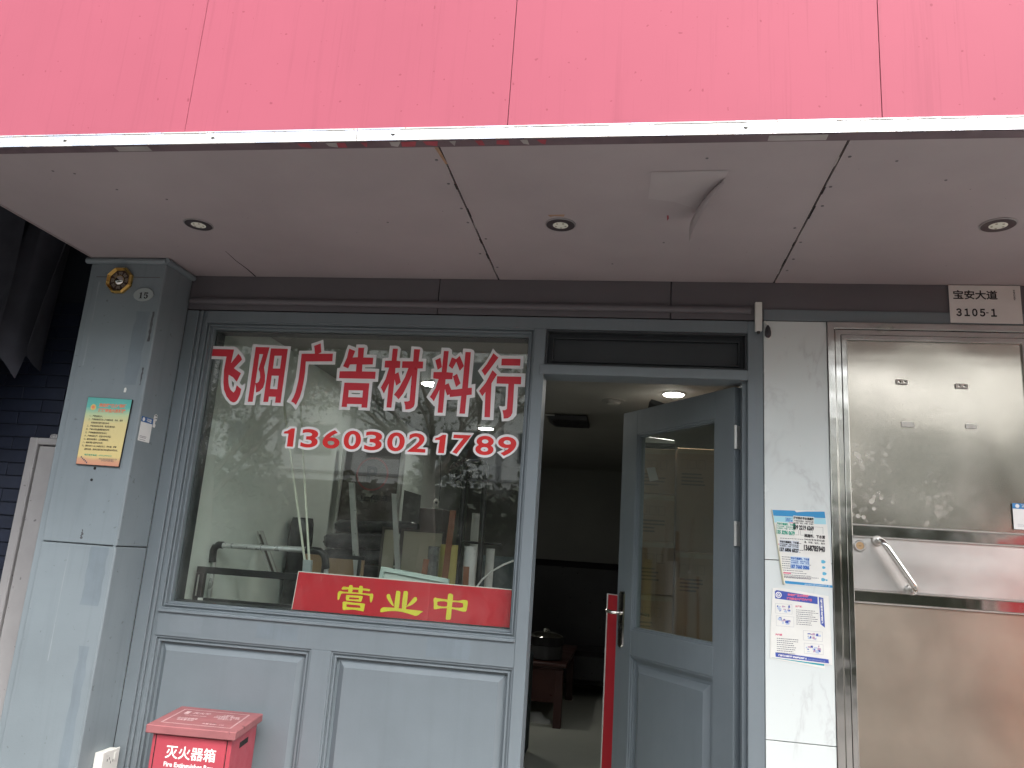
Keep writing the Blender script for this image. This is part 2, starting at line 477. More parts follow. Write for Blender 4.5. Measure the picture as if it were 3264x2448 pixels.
CHARS = [
  ([[[(-19924,22629),(-18741,22630),(-18790,21957),(-18489,22433),(-18343,22295),(-18256,22154),(-18607,21717),(-18210,21485),(-18359,21070),(-18580,21280),(-18813,21394),(-18814,21234),(-18770,21030),(-18710,20841),(-18602,20666),(-18435,20544),(-18361,20662),(-18333,20905),(-18077,20723),(-18100,20442),(-18192,20186),(-18272,20102),(-18360,20073),(-18528,20123),(-18750,20342),(-18937,20667),(-19027,21022),(-19091,21612),(-19071,22274),(-19907,22281)]]],
   [[[(-20044,22770),(-18737,22774),(-18591,22704),(-18279,22439),(-18127,22236),(-18089,22082),(-18359,21751),(-18080,21592),(-18041,21516),(-18205,21024),(-18067,20914),(-17911,21021),(-17909,20754),(-18001,20319),(-18142,20036),(-18313,19941),(-18504,19972),(-18779,20189),(-19001,20486),(-19127,20813),(-19189,21222),(-19215,22126),(-20046,22136)],[(-18628,21133),(-18484,21015),(-18473,20913),(-18493,20772),(-18586,20985)]]]),
  ([[[(-17661,22787),(-16960,22787),(-17097,21790),(-16993,21447),(-16952,21118),(-16995,20837),(-17152,20654),(-17321,20585),(-17353,20812),(-17417,21005),(-17417,20139),(-17653,20130)],[(-17421,22437),(-17240,22443),(-17360,21717),(-17264,21541),(-17219,21312),(-17249,21120),(-17330,21046),(-17414,21038)]],[[(-16892,22737),(-16042,22734),(-16033,20147),(-16304,20144),(-16308,20420),(-16649,20420),(-16653,20163),(-16893,20154)],[(-16654,22382),(-16297,22392),(-16293,21771),(-16651,21765)],[(-16659,21420),(-16304,21424),(-16289,20781),(-16650,20786)]]],
   [[[(-17837,22920),(-15899,22867),(-15903,19997),(-16451,20001),(-16452,20276),(-16517,20274),(-16525,20010),(-17047,20008),(-17053,20556),(-17284,20447),(-17288,19988),(-17810,19983)],[(-16515,22249),(-16441,22251),(-16443,21900),(-16504,21898)],[(-16512,21280),(-16441,21282),(-16447,20907),(-16512,20904)]]]),
  ([[[(-15327,22515),(-14672,22539),(-14758,22916),(-14450,23048),(-14365,22611),(-14505,22544),(-13789,22564),(-13774,22199),(-15068,22152),(-15038,21621),(-15044,21215),(-15067,20809),(-15130,20458),(-15271,20073),(-15381,20168),(-15529,20234),(-15434,20447),(-15370,20691),(-15309,21260),(-15307,21749)]]],
   [[[(-15467,22654),(-14831,22688),(-14917,23017),(-14351,23230),(-14231,22697),(-13642,22653),(-13622,22046),(-14917,22012),(-14900,21219),(-14964,20464),(-15110,20111),(-15247,19840),(-15465,20071),(-15616,20159),(-15748,20207),(-15551,20684),(-15463,21363),(-15462,21962)]]]),
  ([[[(-13028,22831),(-12726,22724),(-12812,22409),(-12567,22430),(-12593,22886),(-12292,22894),(-12311,22817),(-12298,22424),(-11815,22424),(-11807,22109),(-12303,22086),(-12284,21763),(-11632,21765),(-11617,21431),(-13349,21406),(-13357,21737),(-12576,21759),(-12588,22091),(-12903,22073),(-12968,21882),(-13222,21977),(-13086,22401)]],[[(-13064,21206),(-11868,21215),(-11846,20079),(-12115,20074),(-12125,20231),(-12816,20218),(-12809,20073),(-13061,20071)],[(-12812,20863),(-12134,20868),(-12123,20543),(-12805,20536)]]],
   [[[(-13091,23015),(-12703,22883),(-12713,23039),(-12338,23049),(-12196,23011),(-12136,22890),(-12146,22572),(-11668,22569),(-11666,21992),(-12158,21966),(-12151,21907),(-11480,21909),(-11468,21306),(-11722,21287),(-11703,19953),(-12248,19950),(-12254,20110),(-12658,20100),(-12658,19942),(-13186,19939),(-13197,21282),(-13477,21289),(-13498,21892),(-13382,21896),(-13250,22274),(-13161,22794)],[(-12666,20735),(-12254,20736),(-12255,20697),(-12661,20687)]]]),
  ([[[(-10934,22888),(-10689,22887),(-10693,22323),(-10510,22303),(-10502,21984),(-10711,21972),(-10702,21698),(-10548,21783),(-10387,21312),(-10594,21149),(-10695,21435),(-10710,20127),(-10939,20125),(-10950,21243),(-11133,20765),(-11303,21038),(-11126,21441),(-11014,21980),(-11235,21978),(-11240,22299),(-10931,22316)]],[[(-9922,22885),(-9634,22885),(-9644,22734),(-9653,22314),(-9436,22315),(-9423,21992),(-9665,21980),(-9661,21514),(-9644,20338),(-9680,20203),(-9794,20114),(-9914,20080),(-10048,20067),(-10079,20249),(-10147,20429),(-9963,20443),(-9893,20487),(-9911,21654),(-10094,21130),(-10232,20781),(-10416,20517),(-10514,20623),(-10650,20729),(-10436,21068),(-10214,21570),(-10102,21991),(-10407,21986),(-10419,22298),(-9910,22314)]]],
   [[[(-11091,23028),(-10767,23031),(-10637,22989),(-10555,22885),(-10568,22452),(-10067,22459),(-10065,23017),(-9684,23009),(-9553,22950),(-9495,22814),(-9517,22457),(-9300,22449),(-9287,21868),(-9532,21845),(-9504,20538),(-9512,20246),(-9615,20048),(-9850,19942),(-10185,19965),(-10222,20194),(-10293,20411),(-10388,20371),(-10542,20414),(-10559,19987),(-11067,19979),(-11080,20553),(-11160,20489),(-11312,20840),(-11465,21045),(-11277,21436),(-11170,21838),(-11376,21836),(-11378,22408),(-11098,22454)],[(-10391,21838),(-10279,21836),(-10341,21640)],[(-10048,20873),(-10040,20597),(-10185,20606)]]]),
  ([[[(-8516,22846),(-8291,22842),(-8302,21854),(-8006,21834),(-8009,21532),(-8319,21522),(-8316,21270),(-8169,21348),(-8016,21051),(-7762,21077),(-7523,21122),(-7512,22823),(-7262,22820),(-7260,21160),(-7080,21174),(-7066,20859),(-7293,20827),(-7300,19984),(-7552,19981),(-7536,20782),(-8054,20714),(-8075,20839),(-8182,20782),(-8311,21082),(-8315,19984),(-8548,19982),(-8556,21036),(-8771,20493),(-8866,20599),(-8972,20680),(-8754,21103),(-8640,21523),(-8898,21540),(-8908,21840),(-8532,21852)]],[[(-8878,22394),(-8647,22518),(-8541,22082),(-8726,21952)]],[[(-8230,22148),(-8118,22553),(-7919,22472),(-7761,22633),(-7525,22162),(-7702,21935),(-7896,22349),(-8046,22015)]],[[(-7996,21668),(-7812,21796),(-7616,21357),(-7808,21180)]]],
   [[[(-8644,23000),(-8285,22997),(-8141,22901),(-8131,22702),(-7975,22607),(-7728,22825),(-7642,22678),(-7631,22982),(-7275,22974),(-7147,22916),(-7095,22805),(-7116,21330),(-6937,21361),(-6919,20744),(-7142,20699),(-7152,19847),(-7674,19856),(-7673,20602),(-8173,20576),(-8181,19853),(-8691,19844),(-8702,20278),(-8742,20264),(-9131,20674),(-8903,21122),(-8814,21493),(-9018,21506),(-9026,21992),(-8880,22009),(-9033,22464),(-8646,22700)]]]),
  ([[[(-6226,22800),(-5982,22602),(-6198,22264),(-6533,21745),(-6703,21979),(-6489,22280)]],[[(-6209,22014),(-5992,21818),(-6207,21410),(-6162,19870),(-6412,19870),(-6452,21009),(-6580,20805),(-6743,21040),(-6472,21425)]],[[(-5829,22557),(-4975,22570),(-4974,22257),(-5823,22246)]],[[(-5979,21739),(-4888,21750),(-4882,21407),(-5184,21409),(-5173,20629),(-5174,20117),(-5234,19961),(-5356,19861),(-5548,19834),(-5567,19994),(-5629,20206),(-5500,20223),(-5433,20273),(-5433,20619),(-5445,21407),(-5978,21406)]]],
   [[[(-6260,23031),(-6121,22857),(-5881,22704),(-4837,22716),(-4826,22118),(-5946,22110),(-5983,22283),(-6056,22134),(-5822,21897),(-4709,21916),(-4697,21298),(-5005,21295),(-4989,20350),(-4990,20018),(-5142,19822),(-5347,19731),(-5624,19712),(-5680,20085),(-5810,20409),(-5641,20372),(-5524,20396),(-5539,21283),(-6017,21284),(-5999,19751),(-6526,19741),(-6539,20577),(-6883,21067),(-6565,21532),(-6872,21961),(-6547,22401),(-6358,22776)]]]),
]
OPEN_CHARS = [
  [[[(-12095,12188),(-11869,12187),(-11355,12189),(-10937,12175),(-10876,12141),(-10912,12094),(-11056,12098),(-11378,12113),(-11795,12103),(-12106,12068),(-12156,12101)]],[[(-11830,12258),(-11768,12284),(-11691,12260),(-11671,12196),(-11678,11987),(-11839,11987),(-11843,12183)]],[[(-11365,12271),(-11302,12288),(-11229,12264),(-11212,12199),(-11220,11991),(-11381,12000),(-11382,12202)]],[[(-12218,12007),(-12070,11982),(-11845,11987),(-11236,11990),(-10883,11981),(-10758,12002),(-10713,11940),(-10718,11793),(-10765,11642),(-10806,11639),(-10839,11710),(-10861,11841),(-10890,11898),(-11229,11932),(-11773,11927),(-12078,11913),(-12154,11878),(-12189,11771),(-12223,11650),(-12285,11631),(-12308,11822),(-12297,11941)]],[[(-11894,11858),(-11541,11864),(-11221,11867),(-11172,11832),(-11189,11728),(-11226,11631),(-11289,11626),(-11546,11636),(-11866,11632),(-11912,11688),(-11926,11806)],[(-11739,11775),(-11354,11774),(-11335,11746),(-11347,11710),(-11746,11695),(-11775,11728)]],[[(-12004,11572),(-11537,11560),(-11074,11560),(-11042,11474),(-11070,11252),(-11149,11246),(-11535,11275),(-11914,11231),(-12006,11253),(-12028,11428)],[(-11831,11473),(-11287,11470),(-11250,11429),(-11259,11369),(-11802,11363),(-11849,11412)]]],
  [[[(-9710,12133),(-9668,12189),(-9590,12194),(-9526,12152),(-9522,12058),(-9532,11487),(-9720,11487)]],[[(-9380,12142),(-9339,12204),(-9246,12214),(-9188,12171),(-9184,12069),(-9210,11468),(-9390,11478)]],[[(-10113,11970),(-10063,12033),(-9983,12024),(-9942,11939),(-9823,11713),(-9752,11573),(-9808,11568),(-9964,11703),(-10081,11855)]],[[(-8893,11982),(-8806,11989),(-8762,11925),(-8785,11836),(-8956,11677),(-9165,11579),(-9183,11601),(-9032,11802)]],[[(-10268,11445),(-10129,11479),(-9721,11490),(-9217,11474),(-8492,11451),(-8537,11375),(-8666,11264),(-8772,11235),(-8947,11271),(-9265,11333),(-9644,11362),(-10018,11325),(-10233,11273),(-10322,11281),(-10322,11368)]]],
  [[[(-7980,12042),(-7869,12021),(-7465,12002),(-7002,11985),(-6761,12032),(-6607,12029),(-6556,11961),(-6567,11729),(-6588,11613),(-6660,11564),(-6814,11572),(-7125,11629),(-7465,11646),(-7739,11616),(-7951,11565),(-8002,11619),(-8012,11821),(-8044,11964)],[(-7827,11893),(-7457,11907),(-7456,11719),(-7811,11721),(-7865,11803)],[(-7226,11910),(-6812,11912),(-6745,11845),(-6781,11727),(-7224,11713)]],[[(-7409,12230),(-7334,12256),(-7254,12227),(-7208,12158),(-7221,11679),(-7230,11247),(-7287,11199),(-7378,11186),(-7442,11216),(-7439,11432),(-7430,11779),(-7433,12155)]]],
]
NUM15 = [[[(-22100,24489),(-22096,24245),(-22052,24198),(-22220,24193),(-22217,24213),(-22169,24223),(-22174,24434),(-22215,24426),(-22226,24446)]],[[(-21972,24484),(-21788,24478),(-21791,24419),(-21940,24424),(-21942,24363),(-21884,24391),(-21809,24365),(-21776,24304),(-21796,24223),(-21859,24184),(-21945,24193),(-21976,24247),(-21955,24281),(-21902,24262),(-21901,24221),(-21860,24228),(-21851,24290),(-21874,24337),(-21918,24349),(-21982,24315)]]]
OVAL = [(-21557,24430),(-21562,24347),(-21598,24267),(-21665,24194),(-21756,24135),(-21866,24092),(-21988,24068),(-22113,24066),(-22233,24086),(-22339,24126),(-22425,24183),(-22484,24254),(-22513,24334),(-22508,24417),(-22472,24498),(-22405,24571),(-22314,24631),(-22203,24674),(-22080,24697),(-21955,24698),(-21835,24678),(-21729,24638),(-21643,24581),(-21585,24510)]
ONES = [([(-15426,19072),(-15162,19073),(-15077,19013),(-15060,18104),(-15130,18054),(-15492,18052),(-15540,18123),(-15526,18605),(-15730,18606),(-15784,18672),(-15772,18857),(-15713,18912),(-15575,18949)],[(-15325,18981),(-15160,18983),(-15152,18136),(-15443,18138),(-15445,18734),(-15675,18724),(-15661,18819),(-15518,18857)]),([(-8310,19085),(-8062,19086),(-7985,19028),(-8009,18148),(-8077,18099),(-8416,18098),(-8458,18166),(-8424,18633),(-8615,18634),(-8663,18698),(-8643,18877),(-8586,18930),(-8454,18967)],[(-8219,18997),(-8065,18999),(-8094,18179),(-8367,18181),(-8342,18758),(-8559,18748),(-8541,18841),(-8405,18877)])]
# ------------------------------------------------------------------ ground and street (seen only in reflections)
M_asphalt = paint('asphalt', (.05, .05, .05), .85, .15, 6, .3, 120)
M_pave = paint('pavement_slab', (.13, .125, .12), .8, .1, 3, .2, 90)
struct(MB().box(-150, 150, -200, 60, -.5, -.15).build('ground', M_asphalt))
struct(MB().box(-40, 40, -7.0, -.02, -.15, 0).build('pavement', M_pave))

# opposite building
M_tilewall = paint('pale_tiled_wall', (.80, .79, .73), .5, .06, .6, .1, 40, streak=.2)
M_joint = flat('wall_joint', (.30, .30, .29), .8)
M_farglass = flat('far_window_glass', (.06, .08, .09), .1)
b = thing('apartment_building', 'long pale tiled building across the street, reflected in the window', 'building', (0, -32, 0))
MB().box(-80, 8, -40, -32, -.15, 12.5).build('wall', M_tilewall, b)
for i in range(11):
    x = -32 + i * 3.7
    MB().box(x - .13, x + .13, -32, -31.93, 0, 12.5).build('pilaster', M_joint, b)
for zz in (2.2, 5.6, 9.0):
    MB().box(-34, 8, -32, -31.90, zz - .9, zz - .78).build('ledge', M_joint, b)
    for i in range(10):
        x = -30.2 + i * 3.7
        w = MB().ring(x - .95, x + .95, zz, zz + 1.5, .07, -31.95, -32).build('window', M_joint, b)
        MB().box(x - .88, x + .88, -31.985, -32, zz + .07, zz + 1.43).build('pane', M_farglass, w)
MB().box(-80.3, 8.3, -40.3, -31.6, 12.5, 12.9).build('roof', M_joint, b)

b2 = thing('low_building', 'lower pale building with a roof frame across the street, reflected in the steel door', 'building', (30, -32, 0))  # unseen, kept low so the steel door reflects sky above its roof
MB().box(9, 80, -40, -32, -.15, 8.0).build('wall', M_tilewall, b2)
for zz in (2.2, 5.6):
    for i in range(8):
        x = 11 + i * 3.7
        w = MB().ring(x - .95, x + .95, zz, zz + 1.5, .07, -31.95, -32).build('window', M_joint, b2)
        MB().box(x - .88, x + .88, -31.985, -32, zz + .07, zz + 1.43).build('pane', M_farglass, w)
MB().box(8.8, 80, -40.2, -31.7, 8.0, 8.25).build('roof', M_joint, b2)
m = MB()  # bars added to band the bright sky reflected in the steel door
for x in range(9, 30, 3):
    m.box(x - .15, x + .15, -32.3, -32, 8.25, 11.2)
m.box(8.8, 30, -32.4, -32.05, 9.5, 10.0); m.box(8.8, 30, -32.4, -32.05, 10.9, 11.3)
m.build('reflection_frame', M_joint, b2)

# the shop's own building above the canopy
ub = thing('shop_building', 'upper storeys of the building that holds the shop, above the red fascia', 'building', (0, 5, 4))
MB().box(-16, 16, .45, 11, 3.4, 12).build('upper_wall', M_tilewall, ub)
for x0, x1 in ((-16, -4.6), (2.85, 16)):
    MB().box(x0, x1, .0, 11, -.15, 3.4).build('side_wall', M_tilewall, ub)
MB().box(-4.6, 2.85, 6.5, 11, -.15, 3.4).build('rear_wall', M_tilewall, ub)
MB().box(-4.6, 2.85, .45, 6.5, 2.8, 3.4).build('floor_slab', M_joint, ub)

# street trees
M_bark = paint('bark', (.10, .085, .07), .9, .25, 8, .5, 40)
M_leaf = paint('leaf', (.05, .07, .035), .6, .3, 1.5, 0)
def tree(x, y, h, seed, label, n=2600, spread=1.9):
    rnd = random.Random(seed)
    t = thing('street_tree', label, 'tree', (x, y, 0), 'street trees opposite the shop')
    tr = MB(); br = MB(); tips = []
    tr.tube([(x, y, -.1), (x + .05, y, h * .3), (x - .04, y + .05, h * .55)], .16, 10, r2=.10)
    def limb(p, d, L, r, lvl):
        q = p + d * L * .5 + Vector((rnd.uniform(-.1, .1), rnd.uniform(-.1, .1), rnd.uniform(0, .12))) * L
        e = q + d * L * .5 + Vector((rnd.uniform(-.12, .12), rnd.uniform(-.12, .12), rnd.uniform(0, .1))) * L
        br.tube([p, q, e], r, 6, r2=r * .55)
        tips.append(e); tips.append(q)
        if lvl:
            for k in range(3):
                nd = (d + Vector((rnd.uniform(-.8, .8), rnd.uniform(-.8, .8), rnd.uniform(-.2, .7)))).normalized()
                limb(e if k else q, nd, L * .68, r * .55, lvl - 1)
    for k in range(5):
        a = 2 * math.pi * k / 5 + rnd.uniform(-.4, .4)
        limb(Vector((x, y, h * rnd.uniform(.38, .55))), Vector((math.cos(a), math.sin(a), rnd.uniform(.5, 1.1))).normalized(), spread * .75, .06, 2)
    tr.build('trunk', M_bark, t, smooth=True)
    br.build('limbs', M_bark, t, smooth=True)
    lf = MB()
    for k in range(n):
        c = rnd.choice(tips) + Vector((rnd.gauss(0, .26), rnd.gauss(0, .26), rnd.gauss(0, .2)))
        a = Vector((rnd.gauss(0, 1), rnd.gauss(0, 1), rnd.gauss(0, 1))).normalized() * rnd.uniform(.03, .065)
        u = a.cross(Vector((rnd.gauss(0, 1), rnd.gauss(0, 1), rnd.gauss(0, 1)))).normalized() * a.length * .6
        lf.add([c - a, c + u, c + a, c - u], [(0, 1, 2, 3)])
    lf.build('crown', M_leaf, t)
tree(-3.4, -9.5, 5.4, 3, 'street tree with thin spreading limbs opposite the shop window', 1500)
tree(-7.2, -9.0, 5.0, 11, 'dense leafy street tree farthest to the left across the pavement', 9500, 2.7)  # unseen crown thickened to darken the left of the window reflection
tree(1.6, -10.2, 4.6, 23, 'low dense street tree opposite the shop door', 4200, 1.8)
tree(6.0, -9.4, 5.2, 31, 'street tree opposite the steel door', 3200, 1.9)

# unseen hedge, added to darken the lower reflections in glass and steel
hg = thing('hedge', 'tall dense dark hedge along the far side of the pavement', 'hedge', (0, -12.5, 0))
MB().box(-24, 24, -13.2, -12.2, -.15, 2.7).build('core', flat('hedge_shade', (.05, .058, .04), .9), hg)
rnd = random.Random(77)
lf = MB()
for k in range(15000):
    x = rnd.uniform(-24, 24)
    top = 2.9 + .55 * math.sin(x * 1.3) + .35 * math.sin(x * 3.1 + 1)
    c = Vector((x, -12.1 + rnd.gauss(0, .18), rnd.uniform(.1, 1) ** .6 * top + rnd.gauss(0, .12)))
    a = Vector((rnd.gauss(0, 1), rnd.gauss(0, 1), rnd.gauss(0, 1))).normalized() * rnd.uniform(.07, .13)
    u = a.cross(Vector((rnd.gauss(0, 1), rnd.gauss(0, 1), rnd.gauss(0, 1)))).normalized() * a.length * .6
    lf.add([c - a, c + u, c + a, c - u], [(0, 1, 2, 3)])
lf.build('foliage', M_leaf, hg)

# advertising board, unseen and added for the steel door to mirror
ab = thing('advertising_board', 'red and yellow advertising board in a white frame on the pavement', 'board', (3.0, -1.75, 0))
MB().ring(2.08, 4.2, .35, 1.78, .06, -1.80, -1.72).build('frame', M_white, ab, .003)
M_adred = flat('ad_red', (.72, .035, .06), .5)
M_adyel = paint('ad_yellow', (.80, .42, .10), .5, .3, 2.5, 0)
MB().box(2.14, 4.14, -1.78, -1.74, .41, 1.72).build('panel', M_adred, ab)
MB().flatpoly([[(2.5, .41), (2.42, .8), (2.55, 1.1), (2.8, 1.32), (3.2, 1.22), (3.5, 1.36), (3.7, 1.0), (3.6, .6), (3.7, .41)]], -1.738).xf(Matrix.Identity(4)).build('print', M_adyel, ab)
for x in (2.4, 3.95):
    MB().box(x - .03, x + .03, -1.79, -1.73, 0, .35).build('leg', M_white, ab)

# ------------------------------------------------------------------ room behind the shopfront
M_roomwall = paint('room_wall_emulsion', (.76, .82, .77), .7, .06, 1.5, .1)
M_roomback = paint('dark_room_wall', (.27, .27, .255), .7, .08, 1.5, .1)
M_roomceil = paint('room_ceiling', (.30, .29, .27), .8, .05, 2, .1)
M_roomfloor = paint('room_floor_tile', (.66, .68, .60), .45, .03, 1, 0)
struct(MB().box(-2.1, 1.55, .02, 6.4, -.1, .0).build('room_floor', M_roomfloor))
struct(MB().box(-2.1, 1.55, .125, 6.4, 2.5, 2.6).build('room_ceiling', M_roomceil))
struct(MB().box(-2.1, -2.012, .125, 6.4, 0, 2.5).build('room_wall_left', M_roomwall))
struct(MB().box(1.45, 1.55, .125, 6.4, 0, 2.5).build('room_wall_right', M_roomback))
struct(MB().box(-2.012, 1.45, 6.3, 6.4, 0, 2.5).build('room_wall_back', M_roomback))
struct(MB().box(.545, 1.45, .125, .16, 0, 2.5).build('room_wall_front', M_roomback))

# ------------------------------------------------------------------ shopfront joinery
sf = thing('shopfront', 'blue grey painted timber shopfront with one large window and panelled base', 'shopfront', (-.8, 0, 0))
WX0, WX1, WZ0, WZ1 = -2.013, -.440, 1.084, 2.362
f = MB()
f.box(-2.118, -2.058, 0, .12, 0, 2.44)                        # left stile flat
f.box(-2.058, -2.048, .010, .12, 0, 2.44)
f.box(-2.048, -2.036, .002, .12, 0, 2.44)
f.box(-2.036, -2.026, .012, .12, 0, 2.44)
f.box(-2.026, WX0, .006, .12, 0, 2.44)
f.build('stile', M_grey, sf, .0015)
f = MB()
f.box(WX0, .475, 0, .12, 2.388, 2.44)
f.build('head_rail', M_grey, sf, .0015)
MB().box(WX1 + .006, -.385, -.002, .12, 0, 2.388).build('mullion', M_grey, sf, .0015)
MB().box(.475, .538, 0, .12, 0, 2.44).build('door_jamb', M_grey, sf, .002)
MB().box(.457, .475, .03, .12, 0, 2.18).build('door_stop', M_grey, sf, .001)
# window moulding, stepped towards the glass
m = MB()
m.ring(WX0, WX1 + .006, WZ0 - .012, 2.388, .007, .004, .12)
m.ring(WX0 + .007, WX1 - .001, WZ0 - .005, 2.381, .007, .016, .12)
m.ring(WX0 + .014, WX1 - .008, WZ0 + .002, 2.374, .006, .008, .12)
m.ring(WX0 + .020, WX1 - .014, WZ0 + .008, 2.368, .010, .028, .12)
m.build('window_moulding', M_grey, sf, .001)
MB().ring(WX0 + .016, WX1 - .010, WZ0 + .004, 2.372, .020, .056, .125).build('inner_lining', M_dark, sf)
gp = MB().box(WX0 + .024, WX1 - .018, .046, .052, WZ0 + .012, 2.364).build('glass_pane', M_glass, sf)
# panelled base
f = MB()
f.box(WX0, WX1 + .006, .0, .10, .960, 1.072)
f.box(-1.294, -1.207, .0, .10, 0, .960)
f.box(WX0, -1.294, .0, .10, 0, .10)
f.box(-1.207, WX1 + .006, .0, .10, 0, .10)
f.build('base_rail', M_grey, sf, .0015)
for x0, x1 in ((-2.013, -1.294), (-1.207, -.434)):
    p = MB()
    p.box(x0, x1, .030, .09, .10, .960)
    p.ring(x0, x1, .10, .960, .008, .006, .031)
    p.ring(x0 + .008, x1 - .008, .108, .952, .008, .016, .031)
    p.ring(x0 + .016, x1 - .016, .116, .944, .007, .010, .031)
    a0, a1, c0, c1 = x0 + .034, x1 - .034, .134, .926
    p.bevelring(a0, a1, c0, c1, .026, .030, .010)
    p.add([(a0 + .026, .010, c0 + .026), (a1 - .026, .010, c0 + .026), (a1 - .026, .010, c1 - .026), (a0 + .026, .010, c1 - .026)], [(0, 1, 2, 3)])
    p.build('base_panel', M_grey, sf)
MB().box(WX0, WX1 + .004, -.010, .0, 1.058, 1.070).build('sill_bead', M_grey, sf, .003)
# transom over the door
MB().box(-.402, .475, -.010, .12, 2.180, 2.222).build('transom_bar', M_grey, sf, .002)
p = MB()
p.ring(-.385, .475, 2.222, 2.388, .010, .008, .09)
p.ring(-.375, .465, 2.232, 2.378, .016, .050, .09)
p.ring(-.359, .449, 2.248, 2.362, .006, .040, .09)
p.box(-.353, .443, .062, .09, 2.254, 2.356)
p.build('transom_panel', M_dark, sf, .001)

# header board with its half round moulding
hd = thing('header_wall', 'dark grey header board under the soffit above window and doors', 'wall', (0, 0, 2.5))
for x0, x1 in ((-2.118, -.890), (-.886, .150), (.154, 2.85)):
    MB().box(x0, x1, .0, .12, 2.446, 2.614).build('board', M_header, hd, .001)
mo = MB()
mo.tube([(-2.105, -.006, 2.487), (.486, -.006, 2.487)], .0165, 14)
mo.build('half_round_moulding', M_header, hd, smooth=True)
MB().box(.54, 2.85, -.006, .0, 2.444, 2.492).build('lower_strip', M_grey, hd, .001)
MB().box(-2.118, 2.85, .12, .20, 2.40, 2.75).build('backing', M_void, hd)

# ------------------------------------------------------------------ window lettering
wl = thing('window_lettering', 'large red Chinese shop name characters with white outline on the window glass', 'lettering', (-1.2, .0455, 2.1))
for red, white in CHARS:
    k = MB()
    for i, lp in enumerate(white):
        k.flatpoly([[(x / 1e4, z / 1e4) for x, z in q] for q in lp], .0450 - .00003 * i)
    w = k.build('character', M_white_vinyl, wl)
    k = MB()
    for i, lp in enumerate(red):
        k.flatpoly([[(x / 1e4, z / 1e4) for x, z in q] for q in lp], .0444 - .00003 * i)
    k.build('red_face', M_red_vinyl, w)

def smooth_loop(pts, n=5):
    out = []
    L = len(pts)
    for i in range(L):
        p0, p1, p2, p3 = (Vector(pts[(i + j - 1) % L]) for j in range(4))
        for k in range(n):
            t = k / n
            out.append(tuple(.5 * ((2 * p1) + (p2 - p0) * t + (2 * p0 - 5 * p1 + 4 * p2 - p3) * t * t + (3 * p1 - p0 - 3 * p2 + p3) * t ** 3)))
    return out
ph = thing('phone_number', 'red digits with white outline on the window below the shop name', 'lettering', (-1.03, .0455, 1.857))
DX = [('1', -1.538), ('3', -1.440), ('6', -1.336), ('0', -1.237), ('3', -1.138), ('0', -1.033), ('2', -.935), ('1', -.834), ('7', -.733), ('8', -.630), ('9', -.531)]
for i, (ch, x) in enumerate(DX):
    zc = 1.8555 + .0006 * i
    wd = .055 if ch == '1' else .081
    if ch == '1':
        ow, orr = ONES[0 if i == 0 else 1]
        w = MB().flatpoly([[(p / 1e4, q / 1e4) for p, q in ow]], .0450).build('digit', M_white_vinyl, ph)
        MB().flatpoly([[(p / 1e4, q / 1e4) for p, q in orr]], .0444).build('red_face', M_red_vinyl2, w)
    else:
        w = text(ch, .1, x, .0450, zc, M_white_vinyl, ph, off=.0095, fit=wd + .021, height=.107, name='digit', res=6, shear=.06 if ch in '17' else 0)
        text(ch, .1, x, .0444, zc, M_red_vinyl2, w, off=.0022, fit=wd, height=.085, name='red_face', res=6, shear=.06 if ch in '17' else 0)

# red "open" sign behind the glass
op = thing('open_sign', 'red sign with yellow characters leaning inside the window bottom', 'sign', (-.95, .07, 1.08))
MB().prism([(-1.436, 1.080), (-.430, 1.080), (-.430, 1.262), (-1.424, 1.270)], .0675, .0725).build('backing', M_white, op)
MB().prism([(-1.432, 1.083), (-.430, 1.083), (-.430, 1.2585), (-1.421, 1.2665)], .0668, .0676).build('red_face', M_red_sign, op)
for lps in OPEN_CHARS:
    k = MB()
    for i, lp in enumerate(lps):
        k.flatpoly([[(x / 1e4, z / 1e4) for x, z in q] for q in [smooth_loop(q, 3) for q in lp]], .0664 - .00006 * i)
    k.build('character', M_yellow, op)

# ------------------------------------------------------------------ shop door, open inwards
HX, HY = .430, .070
dv = Vector((-.4749, .7100)).normalized()
DM = Matrix(((dv.x, dv.y, 0, HX), (dv.y, -dv.x, 0, HY), (0, 0, 1, 0), (0, 0, 0, 1)))   # local x along the leaf, -y faces the street
DM = Matrix(((dv.x, -dv.y * -1 if False else -dv.y, 0, HX), (dv.y, dv.x, 0, HY), (0, 0, 1, 0), (0, 0, 0, 1)))
# local (s, q, z): s from the hinge to the free edge, q towards the street side
DM = Matrix(((dv.x, -dv.y, 0, HX), (dv.y, dv.x, 0, HY), (0, 0, 1, 0), (0, 0, 0, 1)))
sd_ = thing('shop_door', 'blue grey half glazed shop door standing open into the dark room', 'door', (HX, HY, 0))
def dbox(m, s0, s1, q0, q1, z0, z1):
    m.hexa([(s0, q0, z0), (s1, q0, z0), (s1, q1, z0), (s0, q1, z0)], [(s0, q0, z1), (s1, q0, z1), (s1, q1, z1), (s0, q1, z1)])
def dbuild(m, name, mat, parent=sd_, bevel=0.0, smooth=False):
    m.xf(DM)
    return m.build(name, mat, parent, bevel, smooth)
T = -.042
m = MB()
dbox(m, 0, .122, T, 0, .02, 2.168); dbox(m, .718, .846, T, 0, .02, 2.168)
dbox(m, .122, .718, T, 0, 2.045, 2.168); dbox(m, .122, .718, T, 0, .975, 1.090); dbox(m, .122, .718, T, 0, .02, .16)
dbuild(m, 'stile_and_rail', M_grey, bevel=.0015)
